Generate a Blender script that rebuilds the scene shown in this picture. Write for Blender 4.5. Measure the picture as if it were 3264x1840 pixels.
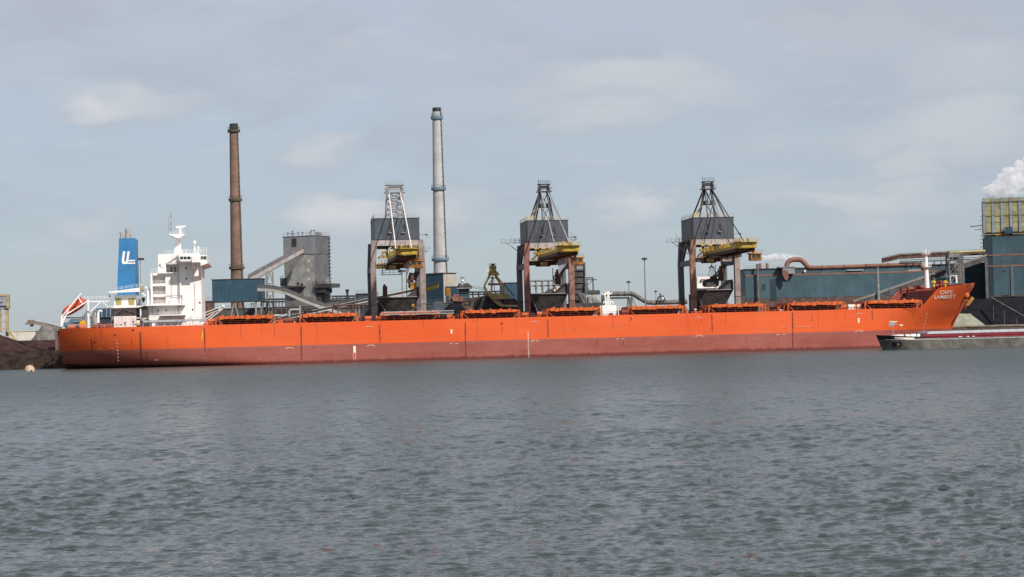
import bpy, bmesh, math, random
import numpy as np
from mathutils import Vector, Matrix, noise as mnoise

R = math.radians
random.seed(7)
scene = bpy.context.scene
for o in list(bpy.data.objects):
    bpy.data.objects.remove(o)
COL = scene.collection

# ------------------------------------------------------------------ camera
FPX, PW, PH = 6090.0, 3264.0, 1840.0        # focal length in photo pixels, photo size
CAMZ, ROLL, PITCH = 8.0, R(1.45), R(1.336)
CAM = Vector((0, 0, CAMZ))
FW = Vector((0, math.cos(PITCH), math.sin(PITCH)))
UP0 = Vector((0, -math.sin(PITCH), math.cos(PITCH)))
EX = Vector((1, 0, 0))
RT = EX * math.cos(ROLL) - UP0 * math.sin(ROLL)
UPV = EX * math.sin(ROLL) + UP0 * math.cos(ROLL)
cam_data = bpy.data.cameras.new('camera')
cam_data.sensor_width = 36.0
cam_data.lens = FPX / PW * 36.0
cam_data.clip_start = 0.5
cam_data.clip_end = 20000
cam = bpy.data.objects.new('camera', cam_data)
COL.objects.link(cam)
mw = Matrix((RT, UPV, -FW)).transposed().to_4x4()
mw.translation = CAM
cam.matrix_world = mw
scene.camera = cam

def ray(px, py):
    return FW + RT * ((px - PW / 2) / FPX) + UPV * ((PH / 2 - py) / FPX)

scene.cycles.use_denoising = True
scene.cycles.volume_bounces = 12
scene.cycles.max_bounces = 14

# ------------------------------------------------------------------ sun, exposure
SUN_EL, SUN_AZ = R(42), R(36)               # azimuth: to the right of straight behind the camera
to_sun = Vector((math.sin(SUN_AZ) * math.cos(SUN_EL), -math.cos(SUN_AZ) * math.cos(SUN_EL), math.sin(SUN_EL)))
sd = bpy.data.lights.new('sun', 'SUN')
sd.energy = 3.9
sd.angle = R(0.6)
sd.color = (1.0, 0.95, 0.88)
sun = bpy.data.objects.new('sun', sd)
COL.objects.link(sun)
sun.rotation_euler = to_sun.to_track_quat('Z', 'Y').to_euler()
vs = scene.view_settings
vs.view_transform = 'Standard'
vs.look = 'None'
vs.exposure = 0.3
vs.gamma = 1.0
vs.use_curve_mapping = False

# ------------------------------------------------------------------ node helpers
class NT:
    def __init__(self, tree):
        self.t = tree
    def n(self, typ, **kw):
        nd = self.t.nodes.new(typ)
        for k, v in kw.items():
            setattr(nd, k, v)
        return nd
    def link(self, a, b):
        self.t.links.new(a, b)
    def val(self, sock, v):
        if hasattr(v, 'is_output'):
            self.link(v, sock)
        else:
            sock.default_value = v
    def math(self, op, a, b=0.0, c=None, clamp=False):
        nd = self.n('ShaderNodeMath', operation=op)
        nd.use_clamp = clamp
        self.val(nd.inputs[0], a)
        self.val(nd.inputs[1], b)
        if c is not None:
            self.val(nd.inputs[2], c)
        return nd.outputs[0]
    def mix(self, fac, a, b):
        nd = self.n('ShaderNodeMix', data_type='RGBA')
        self.val(nd.inputs[0], fac)
        self.val(nd.inputs[6], a if hasattr(a, 'is_output') else (*a[:3], 1))
        self.val(nd.inputs[7], b if hasattr(b, 'is_output') else (*b[:3], 1))
        return nd.outputs[2]
    def noise(self, vec, scale, detail=4, rough=0.55, dist=0.0):
        nd = self.n('ShaderNodeTexNoise')
        self.link(vec, nd.inputs['Vector'])
        nd.inputs['Scale'].default_value = scale
        nd.inputs['Detail'].default_value = detail
        nd.inputs['Roughness'].default_value = rough
        nd.inputs['Distortion'].default_value = dist
        return nd.outputs['Fac']
    def scaled(self, vec, s):
        nd = self.n('ShaderNodeVectorMath', operation='MULTIPLY')
        self.link(vec, nd.inputs[0])
        nd.inputs[1].default_value = s
        return nd.outputs[0]
    def ramp(self, v, lo, hi):
        nd = self.n('ShaderNodeMapRange', interpolation_type='SMOOTHSTEP')
        self.val(nd.inputs[0], v)
        nd.inputs[1].default_value = lo
        nd.inputs[2].default_value = hi
        return nd.outputs[0]

# ------------------------------------------------------------------ world: clear sky under thin broken cloud
world = bpy.data.worlds.new('World')
scene.world = world
world.use_nodes = True
wt = NT(world.node_tree)
world.node_tree.nodes.clear()
SKY_STRENGTH = 0.085
sky = wt.n('ShaderNodeTexSky', sky_type='NISHITA')
sky.sun_disc = False
sky.sun_elevation = SUN_EL
sky.sun_rotation = math.pi - SUN_AZ
sky.air_density = 1.0
sky.dust_density = 0.5
sky.ozone_density = 3.0
tc = wt.n('ShaderNodeTexCoord')
dirv = tc.outputs['Generated']
sep = wt.n('ShaderNodeSeparateXYZ')
wt.link(dirv, sep.inputs[0])
az = wt.math('ARCTAN2', sep.outputs[0], sep.outputs[1])
el = wt.math('ARCSINE', sep.outputs[2])
comb = wt.n('ShaderNodeCombineXYZ')
wt.link(az, comb.inputs[0])
wt.link(wt.math('MULTIPLY', el, 2.6), comb.inputs[1])
ae = comb.outputs[0]
n_big = wt.noise(ae, 5.0, 5, 0.5)
n_fine = wt.noise(ae, 26.0, 6, 0.55, 0.2)
n_warp = wt.math('SUBTRACT', wt.noise(ae, 30.0, 4, 0.5), 0.5)
# broken cloud everywhere, thickening upward as a layer seen from below does
gen = wt.ramp(wt.math('ADD', n_big, wt.math('MULTIPLY', wt.math('SUBTRACT', n_fine, 0.5), 0.5)), 0.36, 0.70)
veil = wt.math('MULTIPLY', wt.ramp(el, 0.0, 0.30), 0.55)
# separate small cumulus seen low over the plant: photo x, y, half width, half height, density
CUMULUS = [(390, 340, 230, 75, 1.0), (300, 360, 120, 50, .7), (1000, 500, 130, 70, .9), (1040, 690, 160, 80, 1.1),
           (1180, 720, 260, 80, .7), (1430, 680, 130, 90, .8), (270, 730, 150, 50, .7), (1990, 260, 330, 85, 1.0),
           (1900, 380, 260, 60, .8), (2320, 330, 260, 80, .5), (2000, 670, 160, 80, .9), (2090, 650, 90, 50, .5),
           (2680, 640, 160, 60, .6), (2880, 560, 140, 60, .6), (2760, 760, 160, 60, .6), (2500, 470, 300, 70, .45),
           (3050, 440, 330, 120, .9), (2900, 660, 260, 70, .7), (2450, 620, 240, 60, .6), (3150, 250, 300, 120, .6), (1500, 330, 240, 70, .5), (820, 300, 240, 70, .4), (620, 130, 500, 90, .35), (2700, 120, 600, 130, .5), (1350, 200, 400, 80, .3),
           (130, 230, 160, 60, .35), (760, 820, 160, 60, .5)]
cum = None
lit = None
for (cx, cy, hw, hh, den) in CUMULUS:
    d = ray(cx, cy).normalized()
    a0, e0 = math.atan2(d.x, d.y), math.asin(d.z)
    da = wt.math('DIVIDE', wt.math('ADD', wt.math('SUBTRACT', az, a0), wt.math('MULTIPLY', n_warp, 0.045)), hw * 1.25 / FPX)
    de = wt.math('DIVIDE', wt.math('ADD', wt.math('SUBTRACT', el, e0), wt.math('MULTIPLY', n_warp, 0.026)), hh * 1.25 / FPX)
    r2 = wt.math('ADD', wt.math('MULTIPLY', da, da), wt.math('MULTIPLY', de, de))
    f = wt.math('MULTIPLY', wt.math('POWER', wt.math('SUBTRACT', 1.0, r2, clamp=True), 1.25), den)
    up = wt.math('MULTIPLY', f, wt.math('ADD', wt.math('MULTIPLY', de, 0.5), 0.5, clamp=True))
    cum = f if cum is None else wt.math('ADD', cum, f)
    lit = up if lit is None else wt.math('ADD', lit, up)
cum = wt.math('MULTIPLY', cum, wt.math('ADD', wt.math('MULTIPLY', n_fine, 0.8), 0.85), clamp=True)
lit = wt.math('MULTIPLY', lit, 1.0, clamp=True)
cover = wt.math('ADD', wt.math('MULTIPLY', gen, wt.math('ADD', wt.math('MULTIPLY', wt.ramp(el, 0.03, 0.5), 0.45), 0.22)), veil, clamp=True)
SK = 1.0 / SKY_STRENGTH
veilc = wt.mix(wt.ramp(el, 0.0, 0.19), [c * SK for c in (0.322, 0.382, 0.452)], [c * SK for c in (0.430, 0.456, 0.515)])
base = wt.mix(wt.math('ADD', wt.math('MULTIPLY', cover, 0.22), 0.70), sky.outputs[0], veilc)
cloudc = wt.mix(lit, [c * SK for c in (0.375, 0.415, 0.47)], [c * SK for c in (0.56, 0.57, 0.59)])
# drifting darker and paler stretches of the thin layer
n_layer = wt.noise(ae, 7.5, 6, 0.55, 0.5)
n_layer2 = wt.noise(wt.scaled(ae, (1.0, 1.3, 1.0)), 19.0, 5, 0.55, 0.3)
shade = wt.math('MULTIPLY', wt.ramp(n_layer, 0.46, 0.66), wt.ramp(el, 0.035, 0.10))
base = wt.mix(wt.math('MULTIPLY', shade, 0.55), base, [c * SK for c in (0.345, 0.372, 0.435)])
pale = wt.math('MULTIPLY', wt.ramp(n_layer2, 0.52, 0.70), wt.ramp(el, 0.015, 0.06))
base = wt.mix(wt.math('MULTIPLY', pale, 0.22), base, [c * SK for c in (0.505, 0.52, 0.555)])
skyc = wt.mix(wt.math('MULTIPLY', cum, 0.85), base, cloudc)
bg = wt.n('ShaderNodeBackground')
wt.link(skyc, bg.inputs[0])
bg.inputs[1].default_value = SKY_STRENGTH
wo = wt.n('ShaderNodeOutputWorld')
wt.link(bg.outputs[0], wo.inputs[0])

# ------------------------------------------------------------------ frames
class Frame:
    """A vertical-axis frame: u along, v into the depth, z above the water."""
    def __init__(self, rot, ox, oy):
        self.rot, self.o = rot, Vector((ox, oy, 0))
        self.u = Vector((math.cos(rot), math.sin(rot), 0))
        self.v = Vector((-math.sin(rot), math.cos(rot), 0))
    def pt(self, px, py, v):
        d = ray(px, py)
        rel = CAM - self.o
        k = (v - rel.dot(self.v)) / d.dot(self.v)
        p = rel + d * k
        return Vector((p.dot(self.u), v, p.z))
    def world(self, p):
        return self.o + self.u * p[0] + self.v * p[1] + Vector((0, 0, p[2]))

W = Frame(0, 0, 0)
THETA = R(7.0)
_p = W.pt(184, 1177, 600)
Q = Frame(THETA, _p.x, 600)                 # along the quay; u = 0 at the ship's transom, v = 0 at its near side
GZ = 6.0                                    # quay level

# ------------------------------------------------------------------ mesh building
class MB:
    def __init__(self, frame=None):
        self.v, self.f, self.fr = [], [], frame
    def add(self, vs_, fs):
        k = len(self.v)
        self.v += [tuple(p) for p in vs_]
        self.f += [tuple(i + k for i in f) for f in fs]
        return self
    def box(self, x0, x1, y0, y1, z0, z1):
        x0, x1 = min(x0, x1), max(x0, x1)
        y0, y1 = min(y0, y1), max(y0, y1)
        z0, z1 = min(z0, z1), max(z0, z1)
        return self.add([(x0, y0, z0), (x1, y0, z0), (x1, y1, z0), (x0, y1, z0), (x0, y0, z1), (x1, y0, z1), (x1, y1, z1), (x0, y1, z1)],
                        [(3, 2, 1, 0), (4, 5, 6, 7), (0, 1, 5, 4), (1, 2, 6, 5), (2, 3, 7, 6), (3, 0, 4, 7)])
    def prism(self, poly, d0, d1, axis='y', poly2=None):
        """poly: list of (a, b); extruded along axis from d0 to d1 (poly2: other end)."""
        poly2 = poly2 or poly
        n = len(poly)
        def mk(ab, d):
            a, b = ab
            return {'y': (a, d, b), 'x': (d, a, b), 'z': (a, b, d)}[axis]
        vs_ = [mk(p, d0) for p in poly] + [mk(p, d1) for p in poly2]
        area = sum(poly[i][0] * poly[(i + 1) % n][1] - poly[(i + 1) % n][0] * poly[i][1] for i in range(n))
        flip = (area < 0) ^ (axis != 'y')
        fs = [tuple(range(n)), tuple(reversed(range(n, 2 * n)))] + [(i, i + n, (i + 1) % n + n, (i + 1) % n) for i in range(n)]
        if flip:
            fs = [tuple(reversed(f)) for f in fs]
        if d1 < d0:
            fs = [tuple(reversed(f)) for f in fs]
        return self.add(vs_, fs)
    def bar(self, p, q, w, h=None):
        p, q = Vector(p), Vector(q)
        h = h or w
        d = (q - p).normalized()
        a = d.cross(Vector((0, 0, 1)))
        if a.length < 1e-3:
            a = Vector((1, 0, 0))
        a.normalize()
        b = a.cross(d).normalized()
        a, b = a * w / 2, b * h / 2
        vs_ = [p - a - b, p + a - b, p + a + b, p - a + b, q - a - b, q + a - b, q + a + b, q - a + b]
        return self.add(vs_, [(3, 2, 1, 0), (4, 5, 6, 7), (0, 1, 5, 4), (1, 2, 6, 5), (2, 3, 7, 6), (3, 0, 4, 7)])
    def tube(self, p, q, r0, r1=None, n=10, caps=True):
        p, q = Vector(p), Vector(q)
        r1 = r0 if r1 is None else r1
        d = (q - p).normalized()
        a = d.cross(Vector((0, 0, 1)))
        if a.length < 1e-3:
            a = Vector((1, 0, 0))
        a.normalize()
        b = d.cross(a).normalized()
        ring = lambda c, r: [c + (a * math.cos(2 * math.pi * i / n) + b * math.sin(2 * math.pi * i / n)) * r for i in range(n)]
        fs = [(i, (i + 1) % n, (i + 1) % n + n, i + n) for i in range(n)]
        if caps:
            fs += [tuple(reversed(range(n))), tuple(range(n, 2 * n))]
        return self.add(ring(p, r0) + ring(q, r1), fs)
    def path(self, pts, r, n=10):
        """a pipe along a polyline"""
        pts = [Vector(p) for p in pts]
        rings = []
        for i, p in enumerate(pts):
            d = (pts[min(i + 1, len(pts) - 1)] - pts[max(i - 1, 0)]).normalized()
            a = d.cross(Vector((0.02, 1, 0.03))).normalized()
            b = d.cross(a).normalized()
            rr = r[i] if isinstance(r, (list, tuple)) else r
            rings.append([p + (a * math.cos(2 * math.pi * k / n) + b * math.sin(2 * math.pi * k / n)) * rr for k in range(n)])
        fs = []
        for i in range(len(pts) - 1):
            fs += [(i * n + k, i * n + (k + 1) % n, (i + 1) * n + (k + 1) % n, (i + 1) * n + k) for k in range(n)]
        fs += [tuple(reversed(range(n))), tuple(range((len(pts) - 1) * n, len(pts) * n))]
        return self.add([v for rg in rings for v in rg], fs)
    def lathe(self, prof, c=(0, 0, 0), n=20):
        """prof: (radius, z) list, around the vertical through c"""
        vs_, fs = [], []
        for (r, z) in prof:
            vs_ += [(c[0] + r * math.cos(2 * math.pi * i / n), c[1] + r * math.sin(2 * math.pi * i / n), c[2] + z) for i in range(n)]
        for j in range(len(prof) - 1):
            fs += [(j * n + i, j * n + (i + 1) % n, (j + 1) * n + (i + 1) % n, (j + 1) * n + i) for i in range(n)]
        fs += [tuple(reversed(range(n))), tuple(range((len(prof) - 1) * n, len(prof) * n))]
        return self.add(vs_, fs)
    def ball(self, c, r, n=12, sz=1.0):
        prof = [(max(1e-3, r * math.sin(math.pi * k / 8)), -r * sz * math.cos(math.pi * k / 8)) for k in range(9)]
        return self.lathe(prof, c, n)
    # --- by photograph pixel at a real depth in this builder's frame
    def pbox(self, x0, y0, x1, y1, d0, d1):
        xm, ym = (x0 + x1) / 2, (y0 + y1) / 2
        a, b = self.fr.pt(x0, ym, d0), self.fr.pt(x1, ym, d0)
        t, u = self.fr.pt(xm, y0, d0), self.fr.pt(xm, y1, d0)
        return self.box(a.x, b.x, d0, d1, u.z, t.z)
    def ppoly(self, pts, d0, d1):
        poly = [(q.x, q.z) for q in (self.fr.pt(x, y, d0) for x, y in pts)]
        return self.prism(poly, d0, d1)
    def pbar(self, p, q, w, h=None):
        return self.bar(self.fr.pt(*p), self.fr.pt(*q), w, h)
    def rail(self, p, q, h=1.1, step=2.2, w=0.07, lines=3):
        p, q = Vector(p), Vector(q)
        n = max(1, int((q - p).length / step))
        for i in range(n + 1):
            a = p.lerp(q, i / n)
            self.bar(a, a + Vector((0, 0, h)), w)
        for k in range(lines):
            z = Vector((0, 0, h * (k + 1) / lines))
            self.bar(p + z, q + z, w * 0.8)
        return self
    def mesh(self, name, mat, off, smooth=False):
        me = bpy.data.meshes.new(name)
        me.from_pydata([(x - off[0], y - off[1], z - off[2]) for x, y, z in self.v], [], self.f)
        me.materials.append(mat)
        me.update()
        if smooth:
            me.polygons.foreach_set('use_smooth', [True] * len(me.polygons))
            try:
                me.set_sharp_from_angle(angle=R(35))
            except Exception:
                pass
        return me
    def build(self, name, mat, parent, smooth=False, label=None, kind=None):
        off = OFF[parent.name]
        o = bpy.data.objects.new(name, self.mesh(name, mat, off, smooth))
        COL.objects.link(o)
        o.parent = parent
        OFF[o.name] = off
        if label:
            o['label'] = label
        if kind:
            o['kind'] = kind
        return o
    def solo(self, name, mat, label, cat, frame=None, group=None, kind=None, smooth=False):
        fr = frame or self.fr or W
        xs, ys, zs = zip(*self.v)
        off = ((min(xs) + max(xs)) / 2, (min(ys) + max(ys)) / 2, min(zs))
        o = bpy.data.objects.new(name, self.mesh(name, mat, off, smooth))
        COL.objects.link(o)
        o.location = fr.world(off)
        o.rotation_euler = (0, 0, fr.rot)
        OFF[o.name] = off
        tag(o, label, cat, group, kind)
        return o

OFF = {}
def tag(o, label=None, cat=None, group=None, kind=None):
    for k, v in (('label', label), ('category', cat), ('group', group), ('kind', kind)):
        if v:
            o[k] = v
    return o
def thing(name, label, cat, frame, base, group=None):
    o = bpy.data.objects.new(name, None)
    o.empty_display_size = 1.0
    COL.objects.link(o)
    o.location = frame.world(base)
    o.rotation_euler = (0, 0, frame.rot)
    OFF[o.name] = tuple(base)
    return tag(o, label, cat, group)
def part(name, mat, parent, fn, frame=None, **kw):
    m = MB(frame)
    fn(m)
    return m.build(name, mat, parent, **kw)

# ------------------------------------------------------------------ materials
def M(name, col, rough=0.6, var=0.18, scale=0.35, streak=0.0, streakcol=(0.10, 0.055, 0.03), metal=0.0, bump=0.0, spec=0.35):
    m = bpy.data.materials.new(name)
    m.use_nodes = True
    t = NT(m.node_tree)
    bs = m.node_tree.nodes['Principled BSDF']
    tcn = t.n('ShaderNodeTexCoord')
    ob = tcn.outputs['Object']
    n1 = t.noise(ob, scale, 6, 0.6)
    dark = [c * (1 - 1.6 * var) for c in col]
    lite = [min(1, c * (1 + 1.2 * var)) for c in col]
    c = t.mix(t.ramp(n1, 0.3, 0.7), dark, lite)
    if streak > 0:
        n2 = t.noise(t.scaled(ob, (1.6, 1.6, 0.12)), 0.8, 5, 0.65)
        n3 = t.noise(ob, 0.16, 3, 0.5)
        f = t.math('MULTIPLY', t.ramp(n2, 0.50, 0.72), t.ramp(n3, 0.35, 0.62))
        c = t.mix(t.math('MULTIPLY', f, streak), c, streakcol)
    t.link(c, bs.inputs['Base Color'])
    bs.inputs['Roughness'].default_value = rough
    bs.inputs['Metallic'].default_value = metal
    bs.inputs['Specular IOR Level'].default_value = spec
    if bump:
        bn = t.n('ShaderNodeBump')
        bn.inputs['Strength'].default_value = bump
        bn.inputs['Distance'].default_value = 0.15
        t.link(t.noise(ob, 2.5, 5, 0.65), bn.inputs['Height'])
        t.link(bn.outputs[0], bs.inputs['Normal'])
    return m

RUST = (0.16, 0.065, 0.03)
mt = {
    'white': M('white_paint', (0.80, 0.765, 0.735), 0.45, 0.05, 0.3, 0.22, (0.45, 0.27, 0.16)),
    'white_dirty': M('stained_white_paint', (0.74, 0.66, 0.62), 0.55, 0.10, 0.5, 0.7, (0.30, 0.16, 0.10)),
    'cream': M('cream_paint', (0.62, 0.52, 0.32), 0.6, 0.1, 0.5, 0.3),
    'louvre': M('yellow_louvre', (0.42, 0.36, 0.15), 0.6, 0.15, 1.2, 0.3),
    'blue': M('funnel_blue', (0.040, 0.185, 0.385), 0.4, 0.06, 0.3, 0.12, (0.03, 0.08, 0.18)),
    'mark': M('hull_mark_white', (0.80, 0.70, 0.60), 0.6, 0.1, 0.8, 0.3, RUST),
    'markdim': M('faded_hull_mark', (0.66, 0.36, 0.26), 0.6, 0.15, 0.8, 0.3, RUST),
    'yellowfade': M('faded_yellow_steel', (0.36, 0.29, 0.15), 0.7, 0.18, 0.5, 0.6, (0.2, 0.14, 0.08)),
    'run': M('rust_run', (0.40, 0.062, 0.020), 0.7, 0.25, 0.6, 0.3, (0.2, 0.035, 0.015)),
    'mark_red': M('hull_mark_red', (0.45, 0.05, 0.03), 0.6, 0.1, 0.8),
    'orange': M('deck_orange', (0.58, 0.115, 0.022), 0.5, 0.18, 0.8, 0.6, (0.13, 0.035, 0.02)),
    'deckred': M('deck_red', (0.20, 0.035, 0.022), 0.6, 0.22, 0.5, 0.4, (0.06, 0.025, 0.02)),
    'darkred': M('shade_dark_hatch_red', (0.022, 0.009, 0.008), 0.65, 0.3, 0.6, 0.3, (0.02, 0.012, 0.01)),  # hatch maroon taken near black: shade below the covers is in the colour
    'boatred': M('lifeboat_orange', (0.52, 0.075, 0.03), 0.4, 0.08, 0.5),
    'window': M('dark_window_glass', (0.02, 0.035, 0.04), 0.12, 0.2, 0.6, spec=0.6),
    'galv': M('galvanised_steel', (0.36, 0.37, 0.38), 0.5, 0.15, 0.7, 0.3, (0.16, 0.12, 0.10)),
    'seam': M('rust_seam', (0.20, 0.045, 0.02), 0.7, 0.3, 0.5, 0.5, (0.08, 0.02, 0.012)),
    'leg': M('crane_leg_grey', (0.27, 0.215, 0.195), 0.6, 0.16, 0.35, 0.75, (0.13, 0.075, 0.06)),
    'legrust': M('crane_leg_rusty', (0.24, 0.125, 0.09), 0.7, 0.28, 0.7, 0.8, (0.09, 0.045, 0.035)),
    'legdark': M('crane_leg_slate', (0.125, 0.122, 0.132), 0.6, 0.16, 0.35, 0.4, (0.07, 0.05, 0.045)),
    'legred': M('crane_leg_red_brown', (0.235, 0.10, 0.082), 0.65, 0.2, 0.4, 0.7, (0.12, 0.055, 0.05)),
    'girder': M('crane_girder_grey', (0.37, 0.325, 0.31), 0.6, 0.15, 0.5, 0.6, (0.16, 0.10, 0.08)),
    'house': M('machinery_house_slate', (0.070, 0.078, 0.096), 0.5, 0.14, 0.3, 0.25, (0.035, 0.035, 0.04)),
    'house2': M('machinery_house_blue_grey', (0.070, 0.086, 0.106), 0.5, 0.14, 0.3, 0.25, (0.035, 0.035, 0.04)),
    'frame': M('dark_mast_steel', (0.062, 0.058, 0.060), 0.6, 0.25, 0.8, 0.5, (0.10, 0.055, 0.045)),
    'framelite': M('light_mast_steel', (0.30, 0.29, 0.285), 0.6, 0.18, 0.8, 0.6, (0.13, 0.08, 0.06)),
    'yellow': M('crane_yellow', (0.41, 0.28, 0.04), 0.5, 0.2, 0.6, 0.85, (0.17, 0.09, 0.025)),
    'yellowpale': M('pale_yellow_steel', (0.46, 0.35, 0.14), 0.6, 0.18, 0.6, 0.6, (0.18, 0.11, 0.05)),
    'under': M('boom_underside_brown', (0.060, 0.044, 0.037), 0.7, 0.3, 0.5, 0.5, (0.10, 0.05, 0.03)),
    'cab': M('rusty_cab_orange', (0.38, 0.165, 0.025), 0.6, 0.3, 0.8, 0.9, (0.10, 0.045, 0.02)),
    'hopper': M('hopper_black_steel', (0.062, 0.055, 0.056), 0.7, 0.3, 0.5, 0.6, (0.075, 0.045, 0.035)),
    'teal': M('teal_cladding', (0.030, 0.073, 0.108), 0.5, 0.10, 0.2, 0.2, (0.03, 0.05, 0.06)),
    'tealgrey': M('grimy_teal_cladding', (0.050, 0.094, 0.118), 0.6, 0.14, 0.12, 0.7, (0.060, 0.062, 0.068)),
    'tealdark': M('dark_teal_cladding', (0.024, 0.040, 0.053), 0.6, 0.14, 0.2, 0.3, (0.02, 0.022, 0.028)),
    'beige': M('beige_cladding', (0.42, 0.37, 0.31), 0.6, 0.1, 0.3, 0.4, (0.25, 0.17, 0.08)),
    'brick': M('chimney_brown_brick', (0.20, 0.125, 0.092), 0.8, 0.16, 0.22, 0.5, (0.10, 0.065, 0.05), bump=0.3),
    'brickband': M('chimney_dark_collar', (0.085, 0.065, 0.055), 0.8, 0.2, 0.5),
    'soot': M('soot_black', (0.04, 0.04, 0.043), 0.8, 0.25, 0.6),
    'concrete': M('pale_chimney_concrete', (0.42, 0.415, 0.405), 0.8, 0.10, 0.2, 0.45, (0.27, 0.25, 0.24), bump=0.2),
    'collar': M('pale_blue_collar', (0.125, 0.19, 0.25), 0.6, 0.15, 0.5, 0.4, (0.10, 0.10, 0.11)),
    'clad': M('grey_metal_cladding', (0.24, 0.245, 0.256), 0.55, 0.07, 0.3, 0.4, (0.11, 0.11, 0.115)),
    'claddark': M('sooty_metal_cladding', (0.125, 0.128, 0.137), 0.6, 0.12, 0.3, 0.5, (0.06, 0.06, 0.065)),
    'gallery': M('pale_gallery_cladding', (0.56, 0.52, 0.46), 0.6, 0.08, 0.3, 0.3, (0.28, 0.24, 0.2)),
    'gallerymid': M('mauve_gallery_cladding', (0.37, 0.325, 0.31), 0.6, 0.1, 0.3, 0.3, (0.2, 0.17, 0.16)),
    'galleryroof': M('grey_gallery_roof', (0.125, 0.115, 0.115), 0.7, 0.15, 0.4),
    'steel': M('weathered_grey_steel', (0.24, 0.235, 0.225), 0.6, 0.2, 0.7, 0.4, (0.12, 0.09, 0.07)),
    'plant': M('dark_plant_steel', (0.066, 0.062, 0.064), 0.7, 0.3, 0.35, 0.6, (0.08, 0.055, 0.045)),
    'plantbrown': M('rust_brown_steel', (0.115, 0.065, 0.05), 0.75, 0.3, 0.5, 0.6, (0.06, 0.04, 0.035)),
    'pipe': M('rust_red_pipe', (0.21, 0.095, 0.068), 0.7, 0.18, 0.3, 0.5, (0.13, 0.07, 0.05)),
    'duct': M('grimy_grey_duct', (0.15, 0.135, 0.125), 0.7, 0.25, 0.5, 0.6, (0.07, 0.055, 0.05)),
    'ore': M('red_brown_iron_ore', (0.046, 0.025, 0.023), 0.95, 0.22, 0.4, bump=0.6, spec=0.1),
    'coal': M('black_coal', (0.009, 0.0095, 0.012), 0.9, 0.3, 0.4, bump=0.6, spec=0.15),
    'greycoal': M('dusty_grey_coal', (0.055, 0.066, 0.076), 0.9, 0.28, 0.5, bump=0.6, spec=0.1),
    'lime': M('pale_green_grit', (0.24, 0.24, 0.185), 0.95, 0.12, 0.4, bump=0.4, spec=0.1),
    'ground': M('sooty_yard_ground', (0.075, 0.06, 0.052), 0.95, 0.3, 0.05, spec=0.1),
    'bank': M('dark_quay_bank', (0.030, 0.021, 0.016), 0.95, 0.35, 0.35, bump=0.6, spec=0.1),
    'quay': M('stained_quay_wall', (0.085, 0.062, 0.052), 0.9, 0.3, 0.25, 0.7, (0.03, 0.025, 0.024)),
    'kerb': M('pale_quay_edge', (0.23, 0.185, 0.14), 0.9, 0.25, 0.4),
    'buoy': M('buoy_sand_orange', (0.52, 0.39, 0.27), 0.7, 0.2, 0.7, 0.6, (0.30, 0.15, 0.08)),
    'bargehull': M('barge_grey_hull', (0.112, 0.105, 0.09), 0.65, 0.28, 0.35, 0.5, (0.10, 0.085, 0.07)),
    'black': M('black_paint', (0.018, 0.018, 0.020), 0.45, 0.2, 0.5),
    'bargered': M('barge_dark_red', (0.20, 0.018, 0.026), 0.5, 0.12, 0.4, 0.3, (0.10, 0.012, 0.016)),
    'hatchgrey': M('barge_aluminium_hatch', (0.46, 0.47, 0.50), 0.45, 0.08, 0.4),
    'quench': M('yellow_green_boards', (0.30, 0.285, 0.155), 0.75, 0.2, 0.4, 0.8, (0.20, 0.12, 0.03)),
    'column': M('grey_blue_column', (0.25, 0.27, 0.32), 0.65, 0.12, 0.4, 0.3, (0.15, 0.15, 0.16)),
    'band': M('dull_orange_band', (0.21, 0.105, 0.072), 0.7, 0.15, 0.3),
    'lamp': M('lamp_head_dark', (0.05, 0.055, 0.06), 0.6, 0.15, 0.5),
    'ropes': M('wire_rope', (0.05, 0.05, 0.052), 0.6, 0.1, 0.5),
    'festoon': M('pale_festoon_cable', (0.38, 0.42, 0.46), 0.6, 0.15, 0.8),
    'amber': M('yellow_fairing', (0.70, 0.42, 0.02), 0.5, 0.1, 0.8),
}
# rougher, patchy concrete of the old coal tower: soot runs with a shape of their own
m = M('sooty_tower_concrete', (0.215, 0.21, 0.20), 0.85, 0.2, 0.18, 0.7, (0.055, 0.055, 0.06), bump=0.4)
mt['tower'] = m
mt['patch'] = M('washed_tower_concrete', (0.31, 0.30, 0.285), 0.85, 0.16, 0.3, 0.8, (0.17, 0.165, 0.16), bump=0.4)

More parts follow.
